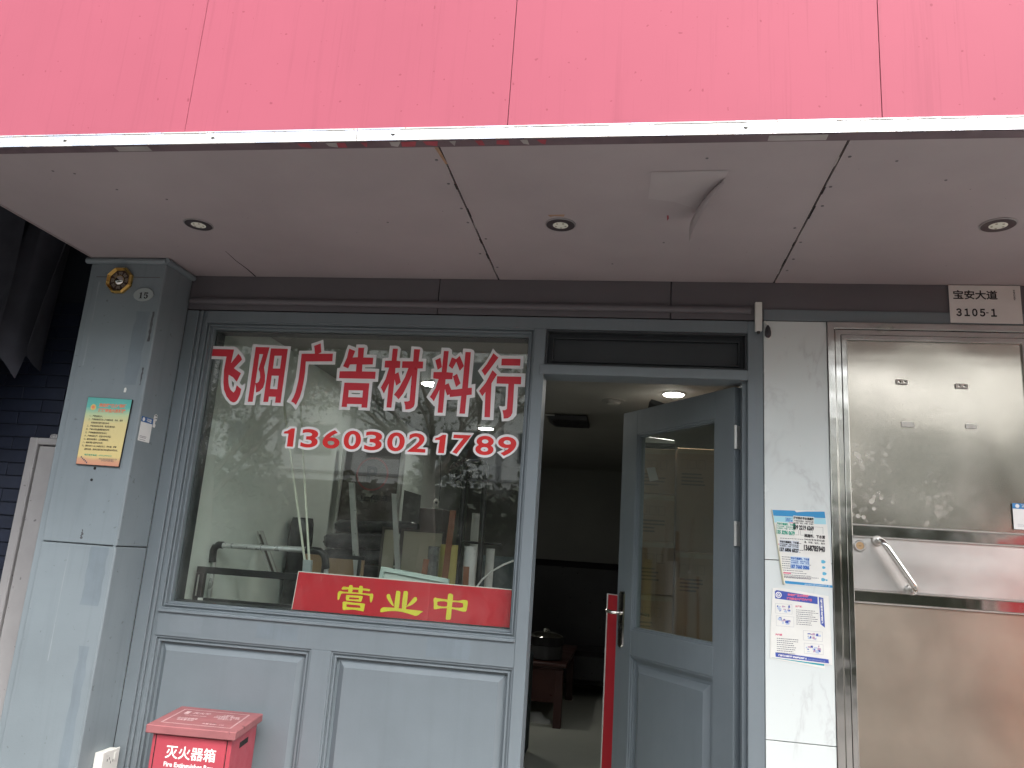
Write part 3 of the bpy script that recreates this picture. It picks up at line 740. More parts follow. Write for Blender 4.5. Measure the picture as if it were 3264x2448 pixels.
def dring(m, s0, s1, z0, z1, w, q0, q1):
    o = [(s0, z0), (s1, z0), (s1, z1), (s0, z1)]
    i = [(s0 + w, z0 + w), (s1 - w, z0 + w), (s1 - w, z1 - w), (s0 + w, z1 - w)]
    vs = [(x, q0, z) for x, z in o] + [(x, q0, z) for x, z in i] + [(x, q1, z) for x, z in o] + [(x, q1, z) for x, z in i]
    fs = []
    for k in range(4):
        j = (k + 1) % 4
        fs += [(k, j, j + 4, k + 4), (k + 4, j + 4, j + 12, k + 12), (j, k, k + 8, j + 8), (k + 12, j + 12, j + 8, k + 8)]
    m.add(vs, fs)
m = MB()
dring(m, .122, .718, 1.090, 2.045, .008, -.003, T); dring(m, .130, .710, 1.098, 2.037, .007, -.010, T)
dbuild(m, 'glazing_bead', M_grey)
m = MB(); dbox(m, .130, .710, -.024, -.019, 1.098, 2.037)
dbuild(m, 'glass_pane', M_glass)
m = MB()
dbox(m, .122, .718, -.034, -.020, .16, .975)
dring(m, .122, .718, .16, .975, .010, -.004, -.021); dring(m, .132, .708, .170, .965, .010, -.012, -.021)
s0, s1, z0, z1 = .160, .680, .200, .935
m.add([(s0, -.020, z0), (s1, -.020, z0), (s1, -.020, z1), (s0, -.020, z1), (s0 + .03, -.006, z0 + .03), (s1 - .03, -.006, z0 + .03), (s1 - .03, -.006, z1 - .03), (s0 + .03, -.006, z1 - .03)],
      [(k, (k + 1) % 4, (k + 1) % 4 + 4, k + 4) for k in range(4)] + [(4, 5, 6, 7)])
dbuild(m, 'base_panel', M_grey)
m = MB()
pts = [(.776, 1.012), (.788, 1.000), (.808, 1.000), (.820, 1.012), (.820, 1.255), (.812, 1.266), (.784, 1.266), (.776, 1.255)]
n = len(pts)
m.add([(s, 0.0005, z) for s, z in pts] + [(s + (.798 - s) * .12, .008, z + (1.133 - z) * .02) for s, z in pts],
      [tuple(range(n, 2 * n))] + [(i, (i + 1) % n, (i + 1) % n + n, i + n) for i in range(n)])
hp = dbuild(m, 'handle_plate', M_chrome)
m = MB(); m.tube([(.798, .006, 1.163), (.798, .045, 1.163), (.806, .055, 1.163), (.850, .056, 1.168)], .009, 10)
dbuild(m, 'lever', M_chrome, hp, smooth=True)
m = MB(); dbox(m, .793, .803, .0078, .0088, 1.080, 1.112)
dbuild(m, 'keyhole', M_black, hp)
m = MB(); m.tube([(.798, T - .004, 1.163), (.798, T - .045, 1.163), (.72, T - .056, 1.160)], .009, 10)
dbuild(m, 'inner_lever', M_chrome, smooth=True)
for z in (1.95, 1.55, .3):
    m = MB(); m.tube([(-.006, -.004, z - .05), (-.006, -.004, z + .05)], .007, 10)
    dbox(m, -.0035, -.0005, T + .006, -.004, z - .05, z + .05)
    dbuild(m, 'hinge', M_alu)
# bunched cloth or bag on top of the leaf
m = MB()
m.add([(.62, -.03, 2.169), (.50, -.03, 2.169), (.66, -.02, 2.169), (.655, -.025, 2.205), (.63, -.02, 2.215), (.52, -.02, 2.176)], [(0, 1, 5, 4), (0, 4, 3, 2), (2, 3, 4, 5, 1)])
m.xf(DM)
tag(m.build('rag', M_black), 'small dark rag lying on top of the open shop door', 'rag')

# narrow red board behind the free edge of the door
rb = thing('red_board', 'tall narrow red board with a white edge standing behind the open door', 'board', (-.08, .80, 0))
m = MB(); dbox(m, .80, 1.047, -.075, -.067, .0, 1.240)
dbuild(m, 'panel', M_white, rb)
m = MB(); dbox(m, .80, 1.030, -.0662, -.0640, .0, 1.236)
dbuild(m, 'red_face', M_red_sign, rb)

# ------------------------------------------------------------------ pillar
pl = thing('pillar', 'grey painted pillar left of the shop window with patched paint', 'pillar', (-2.3, -.1, 0))
MB().box(-2.470, -2.118, -.214, .0, 1.327, 2.590).build('upper_cladding', M_pillar, pl, .003)
MB().box(-2.470, -2.118, -.214, .0, 0, 1.323).build('lower_cladding', M_pillar, pl, .003)
MB().box(-2.505, -2.470, -.205, .0, 0, 2.590).build('corner_strip', M_pillar, pl, .003)
MB().box(-2.132, -2.121, -.2165, -.214, 0, 2.585).build('edge_bead', M_pillar, pl, .001)
MB().box(-2.46, -2.14, -.2155, -.214, 2.5215, 2.5245).build('joint_cover', M_header, pl)
m = MB()
m.tube([(-2.52, -.218, 2.600), (-2.118, -.218, 2.600)], .0145, 12)
m.tube([(-2.114, -.226, 2.600), (-2.114, .0, 2.600)], .0145, 12)
m.build('cornice', M_pillar, pl, smooth=True)
random.seed(3)
for x, z, s in ((-2.285, 1.645, .006), (-2.290, 1.595, .006), (-2.215, 1.76, .004)):
    MB().lathe([(s, 0), (s, -.002)], (x, -.214, z), 'Y', 8).build('drill_hole', M_void, pl)
MB().prism([(-2.214, 1.985), (-2.205, 1.985), (-2.204, 2.0), (-2.207, 2.006), (-2.213, 2.004)], -.217, -.214).build('wall_plug', M_white, pl)

# patched and chipped paint
M_patch = paint('darker_paint_patch', (.165, .20, .225), .5, .12, 5, .2, 90, streak=.2)
M_pale = paint('pale_paint_run', (.235, .27, .288), .5, .1, 8, .2, 90)
M_chipd = paint('bare_chip', (.075, .078, .085), .7, .3, 30, .2)
rnd = random.Random(14)
def ragged(x0, x1, z0, z1, n=9, j=.006):
    p = [(x0 + rnd.uniform(-j, j), z0 + (z1 - z0) * i / n) for i in range(n + 1)]
    p += [(x1 + rnd.uniform(-j, j), z1 - (z1 - z0) * i / n) for i in range(n + 1)]
    return p
for x0, x1, z0, z1, mm, j in ((-2.235, -2.150, 1.08, 1.318, M_patch, .004), (-2.225, -2.160, 2.02, 2.36, M_patch, .005), (-2.20, -2.155, .42, .92, M_patch, .006),
                          (-2.443, -2.437, 2.10, 2.50, M_pale, .0025), (-2.335, -2.331, .85, 1.31, M_pale, .0012),
                          (-2.147, -2.136, 2.22, 2.36, M_chipd, .003), (-2.145, -2.139, 2.02, 2.10, M_chipd, .003), (-2.292, -2.284, 1.345, 1.385, M_chipd, .004)):
    MB().flatpoly([ragged(x0, x1, z0, z1, 9, j)], -.2144).build('paint_patch', mm, pl)
for x0, x1, z0, z1, y, mm in ((-1.55, -1.36, .985, 1.045, -.0006, M_patch), (-.80, -.62, .975, 1.05, -.0006, M_patch), (-1.95, -1.80, .98, 1.05, -.0006, M_pale)):
    MB().flatpoly([ragged(x0, x1, z0, z1, 7, .005)], y).build('paint_patch', M_patch if mm is M_patch else paint('faint_paint_patch', (.178, .208, .228), .5, .08, 5, .2, 90), sf)

# house number
hn = thing('house_number_plate', 'small oval grey plate with black number 15 on the pillar', 'number plate', (-2.21, -.22, 2.44))
MB().prism([(x / 1e4, z / 1e4) for x, z in OVAL], -.221, -.214).build('plate', flat('grey_enamel', (.33, .37, .37), .4), hn, .001)
k = MB()
for lp in NUM15:
    k.flatpoly([[(x / 1e4, z / 1e4) for x, z in q] for q in lp], -.2215)
k.build('lettering', M_ink, hn)

# octagonal mirror charm
bx, bz = -2.334, 2.504
ba = thing('octagonal_mirror', 'gold framed octagonal mirror charm high on the pillar', 'mirror', (bx, -.22, bz))
def octo(r, a0=R(22.5)):
    return [(bx + r * math.cos(a0 + k * R(45)), bz + r * math.sin(a0 + k * R(45))) for k in range(8)]
m = MB()
for r0, r1, y0, y1 in ((.066, .060, -.226, -.236), (.060, .055, -.236, -.228), (.055, .050, -.232, -.224)):
    o, i = octo(r0), octo(r1)
    m.add([(x, y0, z) for x, z in o] + [(x, y1, z) for x, z in i], [(k, (k + 1) % 8, (k + 1) % 8 + 8, k + 8) for k in range(8)])
o = octo(.066)
m.add([(x, -.226, z) for x, z in o] + [(x, -.214, z) for x, z in o], [((k + 1) % 8, k, k + 8, (k + 1) % 8 + 8) for k in range(8)])
m.build('frame', M_gold, ba)
MB().prism(octo(.0515), -.2225, -.216).build('dial', flat('brown_dial', (.045, .022, .016), .4), ba)
mk = flat('trigram_print', (.32, .27, .22), .5)
for k in range(8):
    a = k * R(45) + R(90)
    for j, r in enumerate((.0275, .0325, .0375)):
        c_, s_ = math.cos(a), math.sin(a)
        hw = .0085 + j * .001
        parts = [(-hw, hw)] if (k + j) % 3 else [(-hw, -.0015), (.0015, hw)]
        m = MB()
        for p0, p1 in parts:
            m.flatpoly([[(bx + c_ * (r + dr) - s_ * p, bz + s_ * (r + dr) + c_ * p) for dr, p in ((0, p0), (0, p1), (.003, p1), (.003, p0))]], -.2230)
        if j == 0:
            tg = m
        else:
            tg.add(m.v, m.f)
    tg.build('trigram', mk, ba)
MB().lathe([(.0245, -.2225), (.0238, -.226), (.021, -.2295), (.015, -.2325), (.008, -.234), (.001, -.2345)], (bx, 0, bz), 'Y', 24).build('convex_mirror', M_chrome, ba, smooth=True)
# ------------------------------------------------------------------ marble pilaster
mp = thing('marble_pilaster', 'white marble tiled pilaster between shop door and steel door', 'pilaster', (.665, 0, 0))
for z0, z1 in ((0, .789), (.792, 1.452), (1.455, 2.441)):
    MB().box(.5395, .792, -.004, .05, z0, z1).build('tile', M_marble, mp, .0008)

rw = thing('marble_wall', 'white marble tiled wall to the right of the steel door', 'wall', (2.2, 0, 0))
for x0, x1 in ((1.614, 2.232), (2.235, 2.85)):
    for z0, z1 in ((0, .789), (.792, 1.452), (1.455, 2.441)):
        MB().box(x0, x1, -.004, .05, z0, z1).build('tile', M_marble, rw, .0008)
MB().box(1.614, 2.85, .051, .10, 0, 2.443).build('backing', M_void, rw)

# ------------------------------------------------------------------ steel door
st = thing('steel_door', 'brushed stainless steel door with a bowed pull handle', 'door', (1.2, 0, 0))
MB().ring(.794, 1.612, -.02, 2.442, .029, -.010, .06).build('outer_frame', M_steel_rail, st, .002)
m = MB()
m.ring(.8255, 1.5805, .0, 2.4105, .0225, -.006, .04)
m.ring(.8495, 1.5565, .024, 2.3865, .0205, -.008, .04)
m.build('leaf_frame', M_steel_rail, st, .0015)
def bowed(x0, x1, z0, z1, y, amp, name, mat, nx=24, nz=20, ph=0.0, curl=0.0):
    m = MB(); vs = []
    for j in range(nz + 1):
        for i in range(nx + 1):
            u, v = i / nx, j / nz
            e = math.sin(math.pi * u) * math.sin(math.pi * v)
            w = amp * e * (math.cos(5.2 * (u - .45) + ph) + .7 * math.sin(7.0 * v + 2.2 * u + ph)) + curl * (1 - v) * 0
            vs.append((x0 + (x1 - x0) * u, y + w, z0 + (z1 - z0) * v))
    fs = [(j * (nx + 1) + i, j * (nx + 1) + i + 1, (j + 1) * (nx + 1) + i + 1, (j + 1) * (nx + 1) + i) for j in range(nz) for i in range(nx)]
    return m.add(vs, fs).build(name, mat, st, smooth=True)
LX0, LX1 = .8705, 1.5355
bowed(LX0, LX1, 1.614, 2.365, .004, .0035, 'upper_panel', M_steel_up)
bowed(LX0, LX1, 1.366, 1.562, .003, .0008, 'lock_panel', M_steel_mid)
bowed(LX0, LX1, .03, 1.312, .004, .003, 'lower_panel', M_steel_low, ph=1.1)
for z0, z1 in ((1.568, 1.608), (1.319, 1.359)):
    MB().box(LX0, LX1, -.004, .03, z0, z1).build('rail', M_steel_rail, st, .002)
    for za, zb in ((z0 - .006, z0), (z1, z1 + .006)):
        MB().box(LX0, LX1, -.0065, .03, za, zb).build('rail_bead', M_steel_mid, st, .002)
MB().box(LX0, LX1, -.003, .03, 2.366, 2.372).build('rail_bead', M_steel_mid, st, .002)
MB().box(LX0 - .0025, LX0 + .0015, -.0035, .03, .03, 2.366).build('panel_bead', M_steel_mid, st)
# pull handle
h0, h1 = Vector((.962, 0, 1.553)), Vector((1.078, 0, 1.376))
pa = [h0 + Vector((0, .0, 0)), h0 + Vector((0, -.030, 0))]
for k in range(1, 7):
    a = k / 6 * math.pi / 2
    pa.append(h0 + (h1 - h0) * (.13 * (1 - math.cos(a))) + Vector((0, -.030 - .034 * math.sin(a), 0)))
for k in range(6, -1, -1):
    a = k / 6 * math.pi / 2
    pa.append(h1 + (h0 - h1) * (.13 * (1 - math.cos(a))) + Vector((0, -.030 - .034 * math.sin(a), 0)))
pa.append(h1 + Vector((0, .0, 0)))
hd_ = MB().tube(pa, .0115, 16).build('pull_handle', M_chrome, st, smooth=True)
for p in (h0, h1):
    MB().lathe([(.0215, .003), (.0215, -.002), (.018, -.007), (.0125, -.007)], tuple(p), 'Y', 24).build('rosette', M_steel_mid, hd_, smooth=True)
lk = MB().lathe([(.0225, .003), (.0225, -.003), (.019, -.007), (.0155, -.007), (.015, -.004)], (.897, 0, 1.530), 'Y', 28).build('lock_cylinder', M_steel_mid, st, smooth=True)
MB().lathe([(.0148, -.003), (.0146, -.0052)], (.897, 0, 1.530), 'Y', 24).build('brass_core', flat('brass', (.45, .30, .16), .45, .1), lk)
MB().box(.892, .902, -.0056, -.005, 1.528, 1.530).build('keyway', M_void, lk)
M_tape = paint('tape_residue', (.74, .72, .67), .75, .12, 30, .3, 80)
M_smear = paint('grey_smear', (.50, .48, .44), .45, .15, 20, .2, 60, metallic=.8)
random.seed(12)
def scrap(cx, cz, w, h, hole=True, seed=1):
    rnd = random.Random(seed)
    o = [(cx - w, cz - h), (cx - w * .2, cz - h * (1 + rnd.uniform(-.1, .1))), (cx + w, cz - h * 1.1), (cx + w * 1.02, cz + h * .8), (cx + w * .3, cz + h), (cx - w, cz + h * 1.05)]
    lp = [o]
    if hole:
        for q in (-.45, .45):
            lp.append([(cx + w * (q + .30 * math.cos(a) * rnd.uniform(.7, 1.2)), cz + h * .6 * math.sin(a) * rnd.uniform(.7, 1.1)) for a in [k * math.pi / 4 for k in range(8)]])
    return lp
for i, (x, z, w, h, ho) in enumerate(((1.080, 2.195, .022, .010, True), (1.305, 2.185, .023, .010, True), (1.095, 2.020, .024, .010, False), (1.330, 2.022, .020, .009, False))):
    MB().flatpoly(scrap(x, z, w, h, ho, i), -.0002).build('tape_remnant', M_tape if ho else M_smear, st)

# ------------------------------------------------------------------ street number plate
np_ = thing('street_number_plate', 'white street number plate on the header above the steel door', 'sign', (1.41, -.01, 2.53))
M_plate = flat('plate_white', (.72, .70, .67), .45)
MB().box(1.274, 1.546, -.009, -.0065, 2.448, 2.611).build('plate', M_plate, np_, .003)
text('宝安大道', .05, 1.374, -.0095, 2.569, M_ink, np_, off=.0012, fit=.168, height=.040)
text('３１０５', .05, 1.3525, -.0095, 2.493, M_ink, np_, off=.0020, fit=.110, height=.034, space=.75)
MB().box(1.4105, 1.4195, -.0098, -.0094, 2.4905, 2.4945).build('lettering', M_ink, np_)
text('１', .05, 1.4395, -.0095, 2.493, M_ink, np_, off=.0020, fit=.0215, height=.034)
text('SHENZHEN', .012, 1.521, -.0095, 2.571, M_ink, np_, off=.0002, fit=.044, height=.0072, rot=-math.pi / 2)

# white sensor and its dark bulb beside it
sn = thing('door_sensor', 'narrow white box fixed upright at the top right corner of the door frame', 'sensor', (.517, -.02, 2.39))
MB().box(.503, .531, -.022, .0, 2.392, 2.520).build('case', M_white, sn, .002)
MB().lathe([(.007, 2.392), (.0075, 2.386), (.004, 2.381)], (.517, -.011, 0), 'Z', 12).build('tip', M_black, sn, smooth=True)
cb = thing('cable_loop', 'dark loop of cable hanging at the top left corner of the marble pilaster', 'cable', (.556, -.01, 2.38))
lp = [(.543, -.007, 2.440), (.553, -.009, 2.425), (.567, -.010, 2.400), (.570, -.011, 2.380), (.563, -.011, 2.362), (.552, -.010, 2.362), (.5435, -.008, 2.372)]
MB().tube(lp, .0032, 8).build('cord', M_white, cb, smooth=True)
MB().lathe([(.003, .030), (.010, .018), (.0135, .0), (.0125, -.016), (.006, -.024)], (.555, -.014, 2.389), 'Z', 16).build('bulb', flat('dark_rubber', (.05, .045, .05), .35), cb, smooth=True)

# ------------------------------------------------------------------ posters on the marble
M_pos_blue = flat('print_cyan_blue', (.035, .26, .52), .5)
M_pos_cyan = flat('print_pale_cyan', (.35, .62, .70), .5)
M_pos_navy = flat('print_navy', (.05, .085, .36), .5)
M_pos_ink = flat('print_grey_ink', (.10, .10, .13), .6)
M_pos_line = flat('print_light_ink', (.36, .37, .42), .6)
M_pos_pink = flat('print_pink', (.70, .16, .26), .5)
M_pos_green = flat('print_green', (.03, .33, .22), .5)
M_pos_bluetxt = flat('print_blue_ink', (.03, .12, .42), .5)
M_pos_white = flat('print_white', (.80, .80, .78), .5)
M_pos_teal = flat('print_teal', (.02, .33, .40), .5)
M_pos_pale = flat('print_pale_blue', (.42, .50, .66), .5)

def sheet(pts, y, name, mat, parent, th=.0006):
    return MB().prism(pts, y - th, y).build(name, mat, parent)
def lines(m, x0, x1, z, n, dz, y, h=.0028, rnd=None, words=True):
    rnd = rnd or random
    for i in range(n):
        x = x0
        e = x1 - (rnd.uniform(.0, .35) * (x1 - x0))
        zz = z - i * dz
        while x < e:
            w = rnd.uniform(.003, .007)
            m.flatpoly([[(x, zz - h / 2), (min(x + w, e), zz - h / 2 + rnd.uniform(0, .0004)), (min(x + w, e), zz + h / 2), (x, zz + h / 2)]], y)
            x += w + rnd.uniform(.001, .0022)

YP = -.0045
p1 = thing('fire_safety_poster', 'blue topped notice with a curled left edge on the marble, covered in small adverts', 'poster', (.68, YP, 1.5))
sheet([(.566, 1.650), (.770, 1.656), (.776, 1.610), (.786, 1.500), (.792, 1.360), (.606, 1.364), (.598, 1.42), (.585, 1.53)], YP, 'sheet', M_paper, p1)
m = MB()
cur = [(.566, YP, 1.650), (.584, YP, 1.530), (.598, YP, 1.420), (.606, YP, 1.364)]
prof = [(0, 0), (.002, -.006), (.006, -.009), (.010, -.007), (.011, -.002)]
vs = []; nn = len(prof)
for k, (x, y, z) in enumerate(cur):
    s = .35 + .65 * k / 3
    vs += [(x - .001 + dx * s, y + dy * s - .0008, z) for dx, dy in prof]
m.add(vs, [(i * nn + j, i * nn + j + 1, (i + 1) * nn + j + 1, (i + 1) * nn + j) for i in range(3) for j in range(nn - 1)])
m.build('curled_edge', paint('yellowed_paper', (.66, .64, .50), .7, .05), p1, smooth=True)
y1 = YP - .0008
MB().flatpoly([[(.567, 1.649), (.654, 1.651), (.662, 1.645), (.700, 1.650), (.7685, 1.654), (.7712, 1.628), (.5695, 1.626)]], y1).build('heading_band', M_pos_blue, p1)
MB().flatpoly([[(.5697, 1.625), (.7713, 1.627), (.7735, 1.604), (.5725, 1.600)]], y1).build('heading_fade', M_pos_cyan, p1)
text('消防安全', .02, .648, y1 - .0003, 1.614, M_pos_bluetxt, p1, off=.0003, fit=.06, height=.016, res=2)
MB().flatpoly([[(.608, 1.377), (.791, 1.372), (.7915, 1.3625), (.6075, 1.3665)]], y1).build('foot_band', M_pos_blue, p1)
text('深圳市宝安区消防安全委员会办公室（宣）', .007, .735, y1 - .0003, 1.3685, M_pos_white, p1, fit=.095, height=.0045, res=1)
m = MB(); rnd = random.Random(4)
for k in range(4):
    x = .583 + k * .046
    m.ring(x, x + .040, 1.556, 1.592, .0008, y1 - .0001, y1)
lines(m, .598, .700, 1.54, 7, .0085, y1 - .0001, .0022, rnd)
lines(m, .604, .715, 1.468, 10, .0085, y1 - .0001, .0024, rnd)
lines(m, .612, .745, 1.395, 2, .006, y1 - .0001, .002, rnd)
m.build('small_print', M_pos_ink, p1)
m = MB()
for x, z, r in ((.7585, 1.459, .0085), (.760, 1.437, .0065), (.762, 1.414, .008), (.757, 1.391, .008), (.770, 1.390, .004)):
    m.flatpoly([[(x + r * math.cos(a) * (1 + .2 * math.cos(3 * a)), z + r * .8 * math.sin(a)) for a in [k * math.pi / 6 for k in range(12)]]], y1)
m.build('icon', flat('icon_blue', (.10, .40, .58), .5), p1)
m = MB()
for x, z, w, h in ((.632, 1.5985, .020, .006), (.584, 1.556, .020, .005), (.590, 1.513, .008, .005), (.608, 1.404, .03, .005), (.690, 1.575, .008, .016)):
    m.flatpoly([[(x, z), (x + w, z), (x + w * .95, z + h), (x + .001, z + h)]], y1 - .0002)
m.build('pink_print', M_pos_pink, p1)

def advert(cx, cz, w, h, ink, lines_, big, rot, label, bgm=None):
    a = thing('advert_sticker', label, 'sticker', (cx, YP - .0015, cz), 'small adverts pasted on the notice')
    c, s = math.cos(rot), math.sin(rot)
    pt = lambda u, v: (cx + c * u - s * v, cz + s * u + c * v)
    MB().flatpoly([[pt(-w / 2, -h / 2), pt(w / 2, -h / 2 * .96), pt(w / 2 * .98, h / 2), pt(-w / 2, h / 2 * .97)]], YP - .0016).build('slip', bgm or M_paper, a)
    y = YP - .0021
    def t(body, u, v, fit, hh, off):
        X, Z_ = pt(u, v)
        text(body, .02, X, y, Z_, ink, a, off=off, fit=fit, height=hh, res=2, rot=rot)
    t(lines_[0], 0, h * .34, w * .95, h * .20, .0009)
    if len(lines_) > 1: t(lines_[1], 0, h * .14, w * .92, h * .11, .0004)
    if len(lines_) > 2: t(lines_[2], 0, -.01 * h, w * .94, h * .11, .0004)
    t(big, 0, -h * .31, w * .96, h * .34, .0011)
advert(.688, 1.603, .080, .056, M_ink, ['附近低价专业通厕所', '大车抽化粪池、高压车疏通', '下水道、钻孔、补漏、水电维'], '139 2219 6269', -.02, 'black printed plumber slip, topmost on the blue topped notice')
advert(.620, 1.578, .072, .050, M_pos_green, ['专业疏通厕所、下水道', '专车抽粪、高压车疏通', '疏通厕所、补漏、水管安装'], '135 3296 0679', -.05, 'green printed plumber slip at the left of the blue topped notice')
advert(.632, 1.510, .075, .046, M_ink, ['专业疏通厕所、下水道', '专车抽粪、高压车疏通', '疏通厕所、补漏、水管安装'], '137 6806 6527', -.03, 'black printed plumber slip directly below the green one', flat('slip_blue_grey', (.55, .60, .66), .7))
advert(.7275, 1.530, .083, .072, M_ink, ['通厕所、下水道', '59540专车抽化粪', '通、开锁、钻孔、高空'], '1368785940', -.03, 'larger torn black printed slip at the right of the blue topped notice')
advert(.672, 1.448, .072, .048, M_pos_bluetxt, ['专业疏通厕所、下水道', '专车抽粪、高压车疏通', '疏通厕所、开锁、补漏'], '187 7660 0086', -.02, 'blue printed plumber slip, lowest on the blue topped notice', flat('slip_pale_blue', (.50, .62, .74), .7))

p3 = thing('hidden_poster', 'teal edged notice showing only below the six rules notice', 'poster', (.66, YP, 1.1))
sheet([(.557, 1.20), (.765, 1.20), (.757, 1.063), (.556, 1.084)], YP, 'sheet', M_paper, p3)
MB().flatpoly([[(.563, 1.102), (.600, 1.100), (.755, 1.090), (.7545, 1.072), (.563, 1.086)]], YP - .0008).build('foot_band', M_pos_teal, p3)
YQ = YP - .0012
p2 = thing('safety_rules_poster', 'white notice with navy bands and small pictures below the blue topped notice', 'poster', (.67, YQ, 1.2))
sheet([(.568, 1.346), (.600, 1.349), (.700, 1.338), (.776, 1.330), (.780, 1.20), (.784, 1.078), (.557, 1.087), (.560, 1.22)], YQ, 'sheet', M_paper, p2)
y2 = YQ - .0008
MB().flatpoly([[(.576, 1.334), (.583, 1.339), (.735, 1.325), (.735, 1.297), (.577, 1.307)]], y2).build('heading_band', M_pos_navy, p2)
text('宝安区“三小场所”', .012, .664, y2 - .0004, 1.3245, M_pos_pink, p2, off=.0008, fit=.080, height=.0105, res=2)
text('消防安全六严禁六必须', .012, .667, y2 - .0004, 1.3105, M_pos_pink, p2, off=.0008, fit=.094, height=.0105, res=2)
MB().lathe([(.0115, y2 - .0002), (.0113, y2 - .0006)], (.590, 0, 1.3215), 'Y', 20).build('emblem', M_pos_white, p2)
m = MB(); m.flatpoly([[(.590 + .008 * math.cos(a), 1.3215 + .008 * math.sin(a)) for a in [k * math.pi / 8 for k in range(16)]], [(.590 + .0055 * math.cos(a), 1.3215 + .0055 * math.sin(a)) for a in [k * math.pi / 8 for k in range(16)]]], y2 - .0009)
m.flatpoly([[(.587, 1.324), (.593, 1.324), (.5915, 1.319), (.5885, 1.319)]], y2 - .0009)
m.build('emblem_ring', M_pos_navy, p2)
MB().flatpoly([[(.739, 1.325), (.756, 1.322), (.760, 1.212), (.744, 1.224)]], y2).build('side_band', M_pos_navy, p2)
text('门店装修要规范 安全经营勿住人', .009, .7495, y2 - .0004, 1.272, M_pos_white, p2, off=.0005, fit=.092, height=.0075, res=1, rot=-math.pi / 2 + .03)
text('六严禁', .010, .664, y2 - .0004, 1.283, M_pos_pink, p2, off=.0005, fit=.026, height=.0085, res=2)
text('六必须', .010, .589, y2 - .0004, 1.173, M_pos_pink, p2, off=.0005, fit=.026, height=.0085, res=2)
m = MB(); rnd = random.Random(9)
lines(m, .655, .738, 1.270, 8, .0075, y2 - .0001, .0024, rnd)
lines(m, .582, .672, 1.159, 8, .0075, y2 - .0001, .0024, rnd)
m.build('small_print', M_pos_ink, p2)
m = MB()
pics = ((.578, .640, 1.252, 1.289), (.580, .646, 1.205, 1.243), (.680, .750, 1.160, 1.196), (.682, .752, 1.112, 1.150))
for x0, x1, z0, z1 in pics:
    m.ring(x0, x1, z0, z1, .0008, y2 - .0001, y2)
m.build('picture_frame', M_pos_line, p2)
for i, (x0, x1, z0, z1) in enumerate(pics):
    rnd = random.Random(40 + i)
    ma, mb_, mc = MB(), MB(), MB()
    for k in range(16):
        u, v = rnd.uniform(x0 + .004, x1 - .014), rnd.uniform(z0 + .004, z1 - .012)
        w, h = rnd.uniform(.004, .014), rnd.uniform(.002, .010)
        tgt = (ma, ma, mb_, mc)[k % 4]
        tgt.flatpoly([[(u, v), (u + w, v + rnd.uniform(-.002, .002)), (u + w * .9, v + h), (u + .001, v + h * .9)]], y2 - .0002 - .00001 * k)
    ma.build('picture_print', M_pos_pale, p2); mb_.build('picture_print', M_pos_navy, p2); mc.build('picture_print', flat('print_mauve', (.45, .30, .42), .5) if i == 0 else bpy.data.materials['print_mauve'], p2)
MB().flatpoly([[(.576, 1.107), (.770, 1.0975), (.772, 1.083), (.577, 1.0905)]], y2).build('foot_band', M_pos_navy, p2)
text('门店装修要规范 安全经营勿住人', .009, .640, y2 - .0004, 1.0955, M_pos_white, p2, off=.0006, fit=.105, height=.0075, res=2, rot=-.045)
text('宝安区消防安全委员会办公室', .007, .727, y2 - .0004, 1.0905, M_pos_pale, p2, fit=.062, height=.005, res=1, rot=-.045)

# registration stickers (their codes are left blank)
def code_sticker(name, label, place, w, h, parent_m=None):
    t = thing(name, label, 'sticker', place, 'registration stickers')
    return t
M_stk_blue = flat('sticker_blue', (.03, .12, .34), .4)
s1 = thing('registration_sticker', 'white sticker with a blue top at the right edge of the steel door', 'sticker', (1.49, -.002, 1.68))
MB().box(1.456, 1.530, -.0035, -.0022, 1.628, 1.727).build('label', M_pos_white, s1, .0006)
MB().box(1.456, 1.530, -.0040, -.0036, 1.7065, 1.727).build('heading_band', flat('sticker_mid_blue', (.04, .22, .50), .4), s1)
MB().lathe([(.0075, -.0040), (.0073, -.0045)], (1.4735, 0, 1.717), 'Y', 18).build('emblem', M_pos_white, s1)
text('社区网格\n平安专属', .01, 1.506, -.0045, 1.7165, M_pos_white, s1, off=.0004, fit=.036, height=.0145, res=1)
m = MB(); rnd = random.Random(2)
lines(m, 1.470, 1.528, 1.648, 3, .0042, -.0040, .0012, rnd)
m.build('small_print', M_pos_line, s1)

s2 = thing('registration_sticker', 'small white sticker with a navy top on the inner side of the pillar', 'sticker', (-2.117, -.13, 1.87))
SM = Matrix(((0, 0, 1, -2.1172), (1, 0, 0, 0), (0, 1, 0, 0), (0, 0, 0, 1)))     # local x -> +Y, local y -> Z, faces +X
def side(m): return m.xf(Matrix(((0, 1, 0, 0), (1, 0, 0, 0), (0, 0, 1, 0), (0, 0, 0, 1))))
def sbox(x0, x1, ya, yb, z0, z1): return MB().box(x0, x1, ya, yb, z0, z1)
sbox(-2.1178, -2.1170, -.200, -.118, 1.778, 1.886).build('label', M_pos_white, s2, .0004)
sbox(-2.1170, -2.1166, -.200, -.118, 1.862, 1.886).build('heading_band', M_stk_blue, s2)
MB().lathe([(.0085, .0), (.0083, .0006)], (-2.1166, -.184, 1.874), 'X', 18).build('emblem', M_pos_white, s2)
text('社区网格\n平安专属', .01, 0, 0, 0, M_pos_white, s2, off=.0004, fit=.036, height=.016, res=1, mtx=Matrix.Translation((-2.1159, -.147, 1.874)) @ Matrix(((0, 0, 1, 0), (1, 0, 0, 0), (0, 1, 0, 0), (0, 0, 0, 1))))
m = MB(); rnd = random.Random(5)
for z in (1.800, 1.794, 1.785):
    m.box(-2.1170, -2.1168, -.192, -.132 - rnd.uniform(0, .02), z - .0008, z + .0008)
m.build('small_print', M_pos_ink, s2)
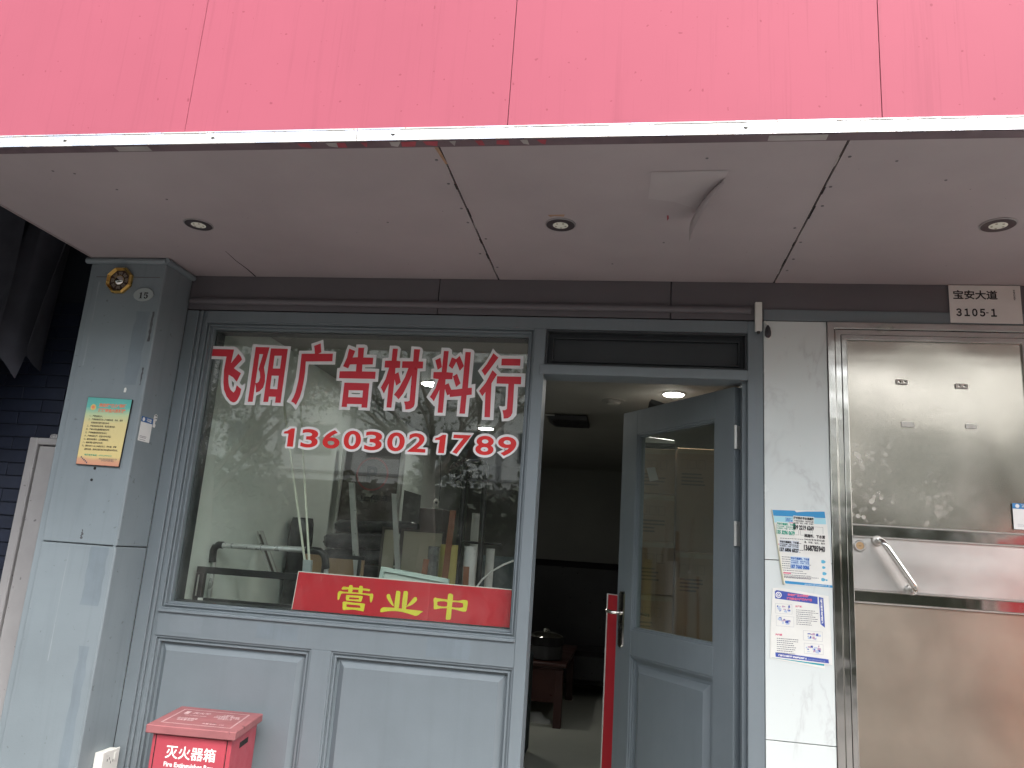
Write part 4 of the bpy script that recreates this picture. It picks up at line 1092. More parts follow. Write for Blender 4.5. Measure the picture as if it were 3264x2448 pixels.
s3 = thing('torn_sticker', 'torn white sticker scrap with black blotches beside the navy topped sticker', 'sticker', (-2.117, -.11, 1.9))
m = MB()
pts = [(-.116, 1.893), (-.112, 1.908), (-.100, 1.912), (-.090, 1.906), (-.092, 1.885), (-.102, 1.872), (-.094, 1.862), (-.098, 1.850), (-.114, 1.852), (-.113, 1.868)]
m.add([(-2.1170, y, z) for y, z in pts], [tuple(range(len(pts)))])
m.build('scrap', M_pos_white, s3)
m = MB()
for y, z, r in ((-.103, 1.905, .005), (-.098, 1.893, .0045), (-.107, 1.890, .003), (-.102, 1.880, .0028), (-.095, 1.903, .0028)):
    m.add([(-2.1166, y + r * math.cos(k * R(60)), z + r * math.sin(k * R(60)) * .8) for k in range(6)], [tuple(range(6))])
m.build('blotch', M_ink, s3)

# yellow notice on the pillar
def make_notice():
    t = NT('green_to_yellow_print')
    sp = t.n('SeparateXYZ')
    t.l(t.tc.outputs['Object'], sp.inputs[0])
    mr = t.n('MapRange')
    mr.inputs[1].default_value = 1.658; mr.inputs[2].default_value = 1.957
    t.l(sp.outputs[2], mr.inputs[0])
    z = t.math('ADD', mr.outputs[0], t.math('MULTIPLY', t.math('SUBTRACT', t.noise(14, 3), .5), .05))
    c = t.ramp(z, [(0, (.60, .27, .18)), (.075, (.62, .34, .20)), (.13, (.70, .56, .24)), (.62, (.68, .58, .28)), (.74, (.50, .60, .34)), (.85, (.12, .46, .40)), (1, (.10, .40, .36))])
    t.set(Base_Color=c, Roughness=.45)
    return t.m
nb = thing('fire_rules_notice', 'yellow notice board with a green top hung on the pillar front', 'notice', (-2.27, -.22, 1.8))
q = [(-2.373, 1.658), (-2.167, 1.655), (-2.160, 1.952), (-2.376, 1.957)]
MB().prism(q, -.223, -.2165).build('backing', M_black, nb)
MB().prism([(-2.372, 1.660), (-2.1685, 1.6575), (-2.162, 1.951), (-2.375, 1.9555)], -.2238, -.2231).build('print', make_notice(), nb)
y3 = -.2243
M_or = flat('print_orange', (.78, .25, .14), .5)
text('宝安区“三小”场所', .02, -2.248, y3, 1.921, M_or, nb, off=.0011, fit=.132, height=.018, res=2)
text('消防安全九条规定', .02, -2.248, y3, 1.899, M_or, nb, off=.0011, fit=.132, height=.018, res=2)
MB().lathe([(.0135, y3 + .0002), (.0133, y3 - .0002)], (-2.341, 0, 1.911), 'Y', 20).build('emblem', flat('emblem_gold', (.70, .52, .16), .4), nb)
MB().lathe([(.0075, y3 - .0002), (.0073, y3 - .0006)], (-2.341, 0, 1.911), 'Y', 14).build('emblem_core', M_or, nb)
rules = ['一、严禁违规住人；', '二、严禁电动自行车入户违规停放、充电，或将', '　　电池拆卸后置于室内充电；', '三、严禁违规用火用电，私拉乱接电线；', '四、严禁占用疏散通道堆放杂物；', '五、严禁堵塞或锁闭安全出口；', '六、严禁违规生产、存放危险化学品；', '七、遇到突发情况，立即报警逃生；', '八、确保消防设施完好有效；', '九、确保有两个以上疏散逃生口，灭火器、报警', '　　器等设施，保持应急照明灯和疏散指示牌完好。']
for i, s in enumerate(rules):
    me = text(s, .0092, -2.352 + (i % 11) * -.0009, y3, 1.868 - i * .0146, M_ink, nb, off=.00012, align='LEFT', sx=.86, res=1)
text('举报投诉电话：0755-29990101', .009, -2.275, y3, 1.701, M_pos_green, nb, off=.0002, fit=.13, height=.0085, res=1)
text('宝安区消防安全委员会办公室\n宝安区各街道办事处', .0075, -2.225, y3, 1.683, M_pos_ink, nb, fit=.086, height=.014, res=1)
m = MB(); rnd = random.Random(8)
for k in range(5):
    a = -2.352 + k * .0075; zz = 1.690 - k * .0055
    m.flatpoly([[(a + .0045 * math.cos(j) * rnd.uniform(.6, 1), zz + .005 * math.sin(j) * rnd.uniform(.6, 1)) for j in [i * math.pi / 4 for i in range(8)]]], y3)
m.build('picture_print', M_pos_ink, nb)

# ------------------------------------------------------------------ fire extinguisher box
fb = thing('fire_extinguisher_box', 'red metal fire extinguisher box with a dusty lid below the window', 'box', (-1.6, -.24, 0))
BL, BR, FR_, FL = [Vector((*p, 0)) for p in ((-1.802, -.062), (-1.450, -.042), (-1.394, -.375), (-1.738, -.398))]
LT = .700
cen = (BL + BR + FR_ + FL) / 4
def quad(k): return [cen + (p - cen) * k for p in (FL, FR_, BR, BL)]
lid = MB().hexa([(p.x, p.y, LT - .030) for p in quad(1)], [(p.x, p.y, LT) for p in quad(1)]).build('lid', M_firelid, fb, .003)
qb = quad(.90)
qb = [p + (Vector((.008, 0, 0)) if i in (0, 3) else Vector((.003, 0, 0))) for i, p in enumerate(qb)]
MB().hexa([(p.x, p.y, .03) for p in qb], [(p.x, p.y, LT - .030) for p in qb]).build('body', M_fire, fb, .003)
e = (qb[1] - qb[0]).normalized(); nrm = Vector((e.y, -e.x, 0))
FMX = Matrix(((e.x, 0, -nrm.x * -1, 0), (e.y, 0, -nrm.y * -1, 0), (0, 1, 0, 0), (0, 0, 0, 1)))
W_ = (qb[1] - qb[0]).length
def fpt(u, d): return qb[0] + e * u + nrm * d
def fplate(u0, u1, z0, z1, d0, d1):
    b = [fpt(u0, d1), fpt(u1, d1), fpt(u1, d0), fpt(u0, d0)]
    return MB().hexa([(p.x, p.y, z0) for p in b], [(p.x, p.y, z1) for p in b])
fd = fplate(.018, W_ - .020, .06, LT - .034, .0, .0035).build('door', M_fire, fb, .001)
for u in (.0145, W_ - .0165):
    fplate(u - .0015, u + .0015, .06, LT - .034, -.001, .0006).build('door_gap', M_void, fb)
c0 = fpt(W_ / 2, .0042)
tm = lambda u, z: Matrix.Translation((fpt(u, .0042).x, fpt(u, .0042).y, z)) @ FMX
text('灭火器箱', .06, 0, 0, 0, M_pos_white, fb, off=.0009, fit=.192, height=.046, mtx=tm(W_ / 2 + .004, .611))
text('Fire Extinguisher Box', .03, 0, 0, 0, M_pos_white, fb, off=.0007, fit=.188, height=.0215, mtx=tm(W_ / 2 + .002, .566))
sideq = (qb[2] - qb[1]).normalized(); sn_ = Vector((sideq.y, -sideq.x, 0))
b = [qb[1] + sideq * .10 + sn_ * .001, qb[1] + sideq * .20 + sn_ * .001, qb[1] + sideq * .20 - sn_ * .002, qb[1] + sideq * .10 - sn_ * .002]
MB().hexa([(p.x, p.y, .618) for p in b], [(p.x, p.y, .638) for p in b]).build('slot', M_void, fb)
# print on the lid
eL = (FR_ - FL); fL = (BL - FL)
def lidm(u, v):
    p = FL + eL * u + fL * v
    ex, ey = eL.normalized(), fL.normalized()
    return Matrix(((ex.x, ey.x, 0, p.x), (ex.y, ey.y, 0, p.y), (0, 0, 1, LT + .0006), (0, 0, 0, 1)))
M_lidprint = paint('worn_white_print', (.62, .45, .45), .6, .2, 30, 0)
ln = MB()
def lidquad(m, u0, u1, v0, v1):
    ps = [FL + eL * u + fL * v for u, v in ((u0, v0), (u1, v0), (u1, v1), (u0, v1))]
    m.add([(p.x, p.y, LT + .0005) for p in ps], [(0, 1, 2, 3)])
for a in (0, .012):
    lidquad(ln, .10 + a, .90 - a, .14 + a, .147 + a); lidquad(ln, .10 + a, .90 - a, .853 - a, .86 - a)
    lidquad(ln, .10 + a, .106 + a, .14 + a, .86 - a); lidquad(ln, .894 - a, .90 - a, .14 + a, .86 - a)
lidquad(ln, .17, .225, .63, .76)
ln.build('lid_print', M_lidprint, lid)
text('灭火器', .04, 0, 0, 0, M_lidprint, lid, off=.001, fit=.072, height=.030, mtx=lidm(.37, .70), res=2)
text('FIRE EXTINGUISHER', .02, 0, 0, 0, M_lidprint, lid, off=.0004, fit=.09, height=.010, mtx=lidm(.34, .57), res=1)
text('请勿随意挪用\n非火警勿用', .02, 0, 0, 0, M_lidprint, lid, off=.0003, fit=.080, height=.050, mtx=lidm(.30, .38), res=1)
text('使用说明：\n拔出保险销，握住喷管\n对准火焰根部，压下手柄\n保持直立使用', .02, 0, 0, 0, M_lidprint, lid, off=.0003, fit=.105, height=.085, mtx=lidm(.70, .62), res=1)
text('火警电话：119', .02, 0, 0, 0, M_lidprint, lid, off=.0005, fit=.085, height=.017, mtx=lidm(.66, .25), res=1)

# socket on the pillar side
so = thing('wall_socket', 'white surface mounted double socket low on the pillar side', 'socket', (-2.1, -.07, .43))
MB().box(-2.118, -2.082, -.118, -.018, .36, .502).build('back_box', M_white, so, .003)
sp_ = MB().box(-2.082, -2.076, -.121, -.015, .356, .506).build('face_plate', M_white, so, .002)
for y, z in ((-.090, .470), (-.078, .474), (-.066, .458), (-.052, .462), (-.085, .430), (-.055, .425)):
    MB().box(-2.0765, -2.0755, y - .0015, y + .0015, z - .005, z + .005).build('slot', M_black, sp_)
MB().box(-2.0765, -2.0735, -.050, -.030, .46, .492).build('switch', M_white, sp_, .001)
MB().tube([(-2.0755, -.075, .405), (-2.068, -.062, .412), (-2.0755, -.05, .425)], .003, 8).build('wire_tail', M_white, sp_, smooth=True)
# ------------------------------------------------------------------ canopy: fascia, trim, soffit
FY, SZ, TZ = -1.182, 2.614, 2.655
cn = thing('sign_canopy', 'projecting canopy with a plain red panelled fascia and grey soffit', 'canopy', (0, -.6, 2.6))
xs = [-4.4, -3.47, -2.51, -1.455, -.398, .663, 1.725, 2.8]
for i in range(7):
    MB().box(xs[i] + .0012, xs[i + 1] - .0012, FY + .004, FY + .012, TZ - .006, 4.3).build('fascia_panel', M_fascia, cn)
MB().box(-4.4, 2.8, FY + .0125, FY + .05, TZ - .006, 4.3).build('fascia_backing', M_void, cn)
for x0, x1 in ((-4.4, -.869), (-.867, 2.8)):
    m = MB()
    m.box(x0, x1, FY - .001, FY + .003, SZ, TZ)
    m.box(x0, x1, FY - .003, FY - .001, TZ - .004, TZ)
    m.build('steel_strip', M_trim, cn)
screw_x = (-2.09, -1.815, -1.335, -.735, -.19, .296, .82, 1.36)
for x in (-1.876, -1.349, -.752, .295, 1.10):
    MB().lathe([(.0075, .0), (.0072, -.0015), (.005, -.0032), (.001, -.0036)], (x, FY - .001, 2.636), 'Y', 12).build('screw', M_chrome, cn, smooth=True)
M_adh = paint('old_adhesive_band', (.15, .105, .12), .55, .25, 5, .2, 60, spots=.5)
M_adh2 = paint('red_sticker_residue', (.36, .06, .08), .5, .3, 9, .1)
M_adh3 = paint('pale_sticker_residue', (.38, .35, .34), .5, .2, 9, .1)
MB().box(-4.4, 2.8, FY + .003, FY + .040, SZ - .002, SZ + .004).build('strip_underside', M_adh, cn)
rnd = random.Random(21)
for i in range(12):
    x = -.55 + i * .068 - .5 + rnd.uniform(-.02, .02)
    w = rnd.uniform(.015, .05)
    MB().add([(x, FY + .006, SZ - .0026 - .00003 * i), (x + w, FY + .005, SZ - .0026 - .00003 * i), (x + w * rnd.uniform(.5, 1.2), FY + .034, SZ - .0026 - .00003 * i), (x + w * rnd.uniform(-.2, .4), FY + rnd.uniform(.02, .036), SZ - .0026 - .00003 * i)], [(0, 1, 2, 3)]).build('sticker_residue', (M_adh2, M_adh3, M_adh2)[i % 3], cn)
for x0, x1 in ((.36, .52), (-1.70, -1.58), (1.10, 1.17)):
    MB().box(x0, x1, FY + .006, FY + .034, SZ - .0030, SZ - .0021).build('sticker_residue', M_adh3, cn)
sx = [-2.489, -.6155, .5835, 2.8]
for i in range(3):
    MB().box(sx[i] + .0035, sx[i + 1] - .0035, FY + .0405, .0, SZ, SZ + .010).build('soffit_panel', M_soffit, cn)
MB().box(-2.489, 2.8, FY + .05, .12, SZ + .0115, SZ + .05).build('soffit_backing', M_void, cn)
MB().box(-2.493, -2.489, FY + .05, .0, SZ - .004, SZ + .20).build('side_edge', M_soffit, cn)
MB().box(-4.4, 2.8, FY + .05, .4, 4.2, 4.3).build('top_sheet', M_void, cn)
# filler chips and screws along the soffit joints
rnd = random.Random(31)
M_chip = paint('bare_wood', (.36, .22, .14), .8, .2, 20, .2)
for jx in (-.6155, .5835):
    for k in range(7):
        y = FY + .15 + k * .15 + rnd.uniform(-.03, .03)
        s = rnd.choice((-1, 1))
        MB().lathe([(.0055, .0), (.005, -.0012)], (jx + s * rnd.uniform(.018, .03), y, SZ), 'Z', 8).build('soffit_screw', M_header, cn)
        m = MB(); a = jx + rnd.choice((-1, 1)) * .0032
        m.box(a - .0022, a + .0022, y, y + rnd.uniform(.03, .10), SZ - .0012, SZ - .0001)
        m.build('filler_chip', M_void if k % 3 else M_adh3, cn)
MB().prism([(0, 0), (.001, 0), (.001, .001), (0, .001)], 0, .001)
MB().add([(-.630, FY + .042, SZ - .0015), (-.617, FY + .042, SZ - .0015), (-.611, FY + .145, SZ - .0015), (-.619, FY + .145, SZ - .0015)], [(0, 1, 2, 3)]).build('filler_chip', M_chip, cn)
for x, y in ((-2.05, -1.02), (-1.98, -1.0), (-1.9, -.88), (-1.75, -.8), (-.95, -.6), (.1, -.42), (.75, -1.02), (.2, -1.05), (1.3, -1.0), (-.1, -.2), (.93, -.9)):
    MB().lathe([(.0048, .0), (.004, -.001)], (x, y, SZ), 'Z', 7).build('soffit_screw', M_header, cn)
ck = MB()
pp = [(-1.781, -.31), (-1.790, -.20), (-1.787, -.10), (-1.793, -.005)]
for i in range(3):
    w0, w1 = (.0012, .0022, .0032, .0042)[i:i + 2]
    ck.add([(pp[i][0] - w0, pp[i][1], SZ - .0006), (pp[i][0] + w0, pp[i][1], SZ - .0006), (pp[i + 1][0] + w1, pp[i + 1][1], SZ - .0006), (pp[i + 1][0] - w1, pp[i + 1][1], SZ - .0006)], [(0, 1, 2, 3)])
ck.build('crack', M_void, cn)

# peeling sheet on the soffit
pf = thing('peeling_sheet', 'grey paper sheet peeling from the soffit with one corner hanging down', 'sheet', (.15, -.85, SZ))
M_sheet = paint('grey_sheet', (.43, .385, .392), .55, .04)
z0 = SZ - .0016
MB().add([(.031, -.790, z0), (.120, -.765, z0), (.192, -.715, z0), (.232, -.80, z0), (.262, -.895, z0), (.274, -.977, z0), (.037, -.972, z0)], [tuple(range(7))]).build('sheet', M_sheet, pf)
m = MB(); vs = []
A, B = Vector((.270, -.925)), Vector((.186, -.640)); NL, NW = 16, 8
pd = Vector((-.95, -.30)).normalized()
for i in range(NL + 1):
    t = i / NL; p = A + (B - A) * t
    w = .006 + .046 * math.sin(math.pi * min(1, t * .93 + .04)) ** .8
    for k in range(NW + 1):
        s = k / NW; a = s * 2.3
        q = p + pd * w * (math.sin(a) * .55)
        vs.append((q.x, q.y, SZ - .002 - (.012 + .05 * t) * (1 - math.cos(a)) * .8 - .012 * t))
m.add(vs, [(i * (NW + 1) + k, i * (NW + 1) + k + 1, (i + 1) * (NW + 1) + k + 1, (i + 1) * (NW + 1) + k) for i in range(NL) for k in range(NW)])
m.build('curled_flap', M_sheet, pf, smooth=True)
MB().add([(.100, -.66, SZ - .0012), (.106, -.66, SZ - .0012), (.108, -.64, SZ - .004), (.103, -.62, SZ - .003)], [(0, 1, 2, 3)]).build('red_tab', M_adh2, pf)

# downlights (unlit)
M_lens = paint('frosted_lens', (.82, .82, .72), .45, .04, 30, 0)
M_ringd = flat('dark_bezel', (.05, .04, .045), .4, .1)
dl = thing('downlight', 'unlit round downlight nearest the mirror charm pillar', 'light', (-1.748, -.583, SZ), 'unlit soffit downlights')
MB().lathe([(.057, .002), (.057, -.003), (.054, -.0045), (.052, -.004)], (0, 0, 0), 'Z', 36).build('trim_ring', flat('thin_bezel', (.35, .33, .33), .35, metallic=.5), dl, local=True)
MB().lathe([(.0525, -.0046), (.050, -.0052), (.037, -.0022), (.036, -.0010)], (0, 0, 0), 'Z', 36).build('bezel', M_ringd, dl, smooth=True, local=True)
le = MB().lathe([(.0365, -.0028), (.030, -.0045), (.015, -.0056), (.001, -.006)], (0, 0, 0), 'Z', 32).build('lens', M_lens, dl, smooth=True, local=True)
for k in range(5):
    a = k * R(72) + .3
    MB().lathe([(.0042, -.005), (.004, -.0066)], (.019 * math.cos(a), .019 * math.sin(a), 0), 'Z', 8).build('led_dot', flat('led_dot', (.44, .42, .33), .5) if k == 0 else bpy.data.materials['led_dot'], le, local=True)
for x, y, lb in ((-.285, -.583, 'unlit round downlight in the middle soffit panel above the lettered window'), (1.215, -.583, 'unlit round downlight above the street number plate')):
    c = copy_tree(dl); c.location = (x, y, SZ); c['label'] = lb
MB().add([(-.325, -.665, SZ - .0008), (-.262, -.668, SZ - .0008), (-.268, -.650, SZ - .0008), (-.300, -.655, SZ - .0008), (-.318, -.648, SZ - .0008)], [(0, 1, 2, 3, 4)]).build('rust_mark', M_chip, cn)

# ------------------------------------------------------------------ neighbour on the left
M_navy = paint('navy_glazed_tile', (.011, .016, .034), .5, .25, 5, .1)
M_grout = flat('dark_grout', (.022, .026, .038), .8)
nw = thing('tiled_wall', 'dark navy tiled wall at the far left beside the pillar', 'wall', (-3.2, .05, 0))
MB().box(-4.4, -2.47, .045, .15, 0, 3.4).build('backing', M_grout, nw)
TH, TW = .062, .228
tile_me = None
for r in range(17, 40):
    for c in range(8):
        x0 = -2.480 - (c + 1) * TW - (r % 2) * TW / 2
        if x0 < -4.3: continue
        z0 = r * TH
        if tile_me is None:
            o = MB().box(0, TW - .005, .0, .008, 0, TH - .005).build('tile', M_navy, nw, .001, local=True)
            tile_me = o.data
        else:
            o = put('tile', tile_me, nw, True)
        o.location = Vector((x0, .037 + random.uniform(-.0008, .0008), z0)) - nw.location
MB().box(-4.4, -2.47, -.1, .045, 2.95, 3.05).build('upper_soffit', M_void, nw)
MB().box(-4.5, -4.4, -1.13, .15, 0, 3.4).build('return_wall', M_void, nw)
MB().box(-4.4, -2.494, -1.13, -.1, 3.0, 3.05).build('dark_ceiling', M_void, nw)

mc = thing('metal_cabinet', 'scuffed light grey metal door frame between navy tiles and pillar', 'frame', (-2.66, 0, 0))
M_scuff = paint('scuffed_grey_enamel', (.33, .32, .32), .5, .12, 3, .2, 80, spots=.9)
MB().box(-2.815, -2.770, -.004, .045, 0, 1.792).build('post', M_scuff, mc, .004)
MB().box(-2.770, -2.505, -.004, .045, 1.760, 1.792).build('head', M_scuff, mc, .004)
MB().box(-2.763, -2.506, .006, .045, 0, 1.754).build('leaf', M_scuff, mc, .003)
m = MB()
for k in range(9):
    a = -2.72 + k * .013
    m.lathe([(.010 + .004 * math.sin(k * 2.1), .0), (.006, .018 + .006 * math.sin(k * 1.7)), (.001, .024)], (a, .02, 1.791), 'Z', 8)
m.build('plaster_lump', M_scuff, mc, smooth=True)

# dark cloth hanging at the far left
M_cloth = paint('black_netting_cloth', (.030, .031, .042), .85, .25, 5, .3, 200)
def drape(name, x0, x1, y0, z1, zl, seed, label, ph):
    rnd = random.Random(seed)
    m = MB(); nx, nz = 26, 22; vs = []
    for j in range(nz + 1):
        for i in range(nx + 1):
            u, v = i / nx, j / nz
            low = zl(u)
            z = z1 + (low - z1) * v
            y = y0 + (.045 + .05 * v) * math.sin(u * 7.5 + ph + v * .8) + .02 * math.sin(u * 17 + ph)
            x = x0 + (x1 - x0) * (u + .05 * math.sin(v * 4 + ph) * v) - .05 * v
            vs.append((x, y, z))
    m.add(vs, [(j * (nx + 1) + i, j * (nx + 1) + i + 1, (j + 1) * (nx + 1) + i + 1, (j + 1) * (nx + 1) + i) for j in range(nz) for i in range(nx)])
    return tag(m.build(name, M_cloth, None, smooth=True), label, 'cloth')
drape('hanging_cloth', -3.35, -2.84, -.30, 2.95, lambda u: 1.84 + .12 * math.sin(u * 5 + 1.2) - .35 * max(0, .55 - u), 1, 'large dark cloth hanging at the far left edge of the picture', .4)
drape('hanging_cloth', -2.92, -2.66, -.16, 2.95, lambda u: 2.06 + .10 * math.sin(u * 6.0 + .3) + .14 * (u > .5), 2, 'narrower dark cloth hanging between the large cloth and the pillar', 2.2)

# ------------------------------------------------------------------ things inside the shop
M_redwood = paint('dark_redwood', (.055, .018, .014), .35, .2, 4, .1)
M_card = paint('brown_cardboard', (.34, .225, .13), .8, .08, 3, .15, 60)
M_cream = paint('cream_board', (.48, .44, .34), .6, .06, 3, .05)
M_dkboard = paint('dark_brown_board', (.085, .068, .062), .5, .15, 3, .1)
M_tubew = paint('white_tube', (.62, .62, .60), .5, .04, 6, 0)
M_woodst = paint('reddish_wood', (.24, .095, .05), .55, .15, 8, .15)
M_yellowp = paint('pale_yellow_sheet', (.60, .52, .18), .55, .05, 5, 0)
M_leather = paint('black_leather', (.013, .012, .014), .35, .2, 10, .2, 40)
M_film = paint('black_stretch_film', (.05, .05, .055), .18, .4, 14, .6, 12)
M_silver = flat('silver_tube', (.60, .61, .60), .3, .05, metallic=.5)

ct = thing('luggage_cart', 'silver and black folding hand cart handle standing inside the window', 'cart', (-1.75, .35, 0))
m = MB(); m.tube([(-1.992, .35, 1.352), (-1.50, .35, 1.360)], .0135, 12); m.tube([(-2.0, .38, 1.28), (-2.0, .38, .10)], .011, 12); m.tube([(-1.42, .38, 1.30), (-1.42, .38, .10)], .011, 12)
m.build('silver_tube', M_silver, ct, smooth=True)
MB().tube([(-1.999, .36, 1.27), (-2.0, .355, 1.325), (-1.990, .352, 1.345), (-1.972, .35, 1.354), (-1.95, .35, 1.354)], .0175, 12).build('corner_grip', M_black, ct, smooth=True)
MB().tube([(-1.52, .35, 1.360), (-1.45, .352, 1.357), (-1.428, .36, 1.34), (-1.42, .375, 1.28)], .0175, 12).build('corner_grip', M_black, ct, smooth=True)
MB().box(-2.02, -1.40, .35, .60, .06, .10).build('deck', M_black, ct, .005)
bf = thing('display_frame', 'black metal display frame standing close behind the window glass', 'frame', (-1.75, .22, 0))
MB().box(-1.985, -1.20, .205, .235, 1.222, 1.252).build('top_bar', M_black, bf, .002)
MB().box(-1.985, -1.946, .205, .235, .0, 1.222).build('post', M_black, bf, .002)
MB().box(-1.239, -1.20, .205, .235, .0, 1.222).build('post', M_black, bf, .002)
MB().box(-1.946, -1.239, .205, .235, 1.090, 1.112).build('lower_bar', M_black, bf, .002)
MB().box(-1.972, -1.966, .202, .205, 1.12, 1.215).build('light_stripe', M_alu, bf)
MB().box(-1.952, -1.930, .196, .2045, 1.092, 1.112).build('price_tag', M_paper, bf)

tg = thing('long_tongs', 'pair of long pale rods rising from a grey clamp behind the red sign', 'tool', (-1.47, .30, 1.25))
M_rod = flat('pale_rod', (.66, .68, .56), .4)
MB().tube([(-1.497, .30, 1.30), (-1.752, .30, 2.20)], .0058, 8).build('rod', M_rod, tg, smooth=True)
MB().tube([(-1.476, .30, 1.30), (-1.652, .30, 2.20)], .0058, 8).build('rod', M_rod, tg, smooth=True)
MB().hexa([(-1.494, .288, 1.16), (-1.456, .288, 1.16), (-1.456, .312, 1.16), (-1.494, .312, 1.16)], [(-1.506, .288, 1.315), (-1.464, .288, 1.315), (-1.464, .312, 1.315), (-1.506, .312, 1.315)]).build('clamp', flat('grey_clamp', (.34, .38, .38), .5), tg, .003)
MB().box(-1.50, -1.45, .27, .33, 0, 1.16).build('stand', M_black, tg, .004)

def leaning(name, label, cat, mat, top, bot, w, y, th=.02, group=None, bevel=.001, z0=0.0):
    """a strip or board leaning: the lines top and bot give its axis at the seen heights; it runs on down to z0"""
    (xt, zt), (xb, zb) = top, bot
    xl = xb + (xb - xt) * (zb - z0) / (zt - zb)
    m = MB().hexa([(xl - w / 2, y, z0), (xl + w / 2, y, z0), (xl + w / 2, y + th, z0), (xl - w / 2, y + th, z0)], [(xt - w / 2, y, zt), (xt + w / 2, y, zt), (xt + w / 2, y + th, zt), (xt - w / 2, y + th, zt)])
    return tag(m.build(name, mat, None, bevel), label, cat, group)
leaning('metal_strip', 'tall aluminium strip leaning in the middle of the window', 'strip', M_alu, (-1.540, 1.738), (-1.461, 1.297), .033, .90, .015)
leaning('metal_strip', 'shorter aluminium strip right of the brown no parking board', 'strip', M_alu, (-1.318, 1.697), (-1.275, 1.42), .030, 1.0, .015)
dg = thing('slotted_rail', 'silver slotted rail leaning steeply left behind the cart handle', 'rail', (-1.95, .8, 1.3))
for o_ in (-.02, .012):
    MB().hexa([(-1.87 + o_ - .006, .80, 1.20), (-1.87 + o_ + .006, .80, 1.20), (-1.87 + o_ + .006, .815, 1.20), (-1.87 + o_ - .006, .815, 1.20)], [(-2.008 + o_ - .002, .80, 1.44), (-1.996 + o_ + .002, .80, 1.44), (-1.996 + o_ + .002, .815, 1.44), (-2.008 + o_ - .002, .815, 1.44)]).build('edge', M_alu, dg)
MB().hexa([(-1.885, .808, 1.20), (-1.858, .808, 1.20), (-1.858, .812, 1.20), (-1.885, .812, 1.20)], [(-2.012, .808, 1.42), (-1.99, .808, 1.42), (-1.99, .812, 1.42), (-2.012, .812, 1.42)]).build('web', M_dkboard, dg)
rl = thing('wrapped_roll', 'black film wrapped roll standing against the left room wall', 'roll', (-1.93, 1.2, 0))
m = MB(); prof = [(.02, 0), (.072, 0)] + [(.070 + .004 * math.sin(k * 2.3), .1 * k) for k in range(1, 15)] + [(.068, 1.50), (.060, 1.535), (.02, 1.53)]
m.lathe(prof, (-1.93, 1.2, 0), 'Z', 24).build('roll', M_film, rl, smooth=True)
def lying_roll(x0, x1, y, z, r, label, seed):
    rnd = random.Random(seed)
    t = thing('wrapped_bundle', label, 'bundle', ((x0 + x1) / 2, y, z), 'film wrapped bundles on the rack')
    m = MB(); vs = []; S, L = 16, 22
    for i in range(L + 1):
        u = i / L
        rr = r * (1 if 0 < i < L else .6)
        for k in range(S):
            a = 2 * math.pi * k / S
            q = rr * (1 + rnd.uniform(-.07, .07))
            vs.append((x0 + (x1 - x0) * u + rnd.uniform(-.004, .004), y + q * math.cos(a), z + .02 * (u - .5) + q * .8 * math.sin(a)))
    m.add(vs, [(i * S + k, i * S + (k + 1) % S, (i + 1) * S + (k + 1) % S, (i + 1) * S + k) for i in range(L) for k in range(S)])
    m.add(vs[:S], [tuple(range(S))]); m.add(vs[-S:], [tuple(range(S))])
    m.build('film', M_film, t, smooth=True)
lying_roll(-1.86, -1.40, 1.42, 1.425, .060, 'film wrapped dark bundle, topmost behind the two pale rods', 1)
lying_roll(-1.88, -1.36, 1.46, 1.330, .058, 'film wrapped dark bundle below the topmost bundle behind the rods', 2)
lying_roll(-1.84, -1.30, 1.52, 1.520, .050, 'thin film wrapped dark bundle in front of the no parking board', 3)
rk = thing('stock_rack', 'black metal rack under the wrapped bundles behind the window', 'rack', (-1.6, 1.5, 0))
MB().box(-1.90, -1.30, 1.38, 1.62, 1.255, 1.275).build('shelf', M_black, rk)
MB().box(-1.90, -1.30, 1.60, 1.62, .0, 1.255).build('back', M_black, rk)
for x in (-1.90, -1.32):
    for y in (1.38, 1.58):
        MB().box(x, x + .02, y, y + .02, 0, 1.255).build('post', M_black, rk)
sb = thing('no_parking_board', 'dark brown framed no parking board leaning against the wall', 'sign', (-1.75, 1.8, 0))
lx = lambda z: -(z - 1.74) * .10
def sbq(m, xa, xb, za, zb, y0, y1):
    m.hexa([(xa + .10 * 0 , y0, za), (xb, y0, za), (xb, y1, za), (xa, y1, za)], [(xa + .03, y0, zb), (xb + .03, y0, zb), (xb + .03, y1, zb), (xa + .03, y1, zb)])
m = MB(); sbq(m, -1.97, -1.575, 0, 2.06, 1.80, 1.83); m.build('board', M_dkboard, sb, .003)
m = MB(); sbq(m, -1.990, -1.97, 0, 2.07, 1.79, 1.835); sbq(m, -1.575, -1.552, 0, 2.07, 1.79, 1.835); m.build('frame', M_alu, sb, .002)
px, pz = -1.735, 1.878
k = MB(); k.flatpoly([[(px + .115 * math.cos(a), pz + .115 * math.sin(a)) for a in [i * math.pi / 16 for i in range(32)]], [(px + .102 * math.cos(a), pz + .102 * math.sin(a)) for a in [i * math.pi / 16 for i in range(32)]]], 1.7985)
k.build('red_circle', flat('dull_red', (.22, .05, .05), .6), sb)
text('P', .15, px - .002, 1.7975, pz, M_ink, sb, off=.006, fit=.075, height=.105)
text('禁止停车', .06, px, 1.7975, 1.715, M_ink, sb, off=.001, fit=.30, height=.05)
cd = thing('cardboard_sheet', 'brown cardboard sheet standing behind the cart handle', 'cardboard', (-1.65, 1.05, 0))
MB().box(-1.83, -1.47, 1.05, 1.07, 0, 1.33).build('sheet', M_card, cd, .002)
tb = thing('tool_handle', 'black tee shaped tool handle behind the red sign', 'tool', (-1.43, .6, 0))
MB().box(-1.545, -1.31, .595, .615, 1.325, 1.345).build('bar', M_black, tb, .003)
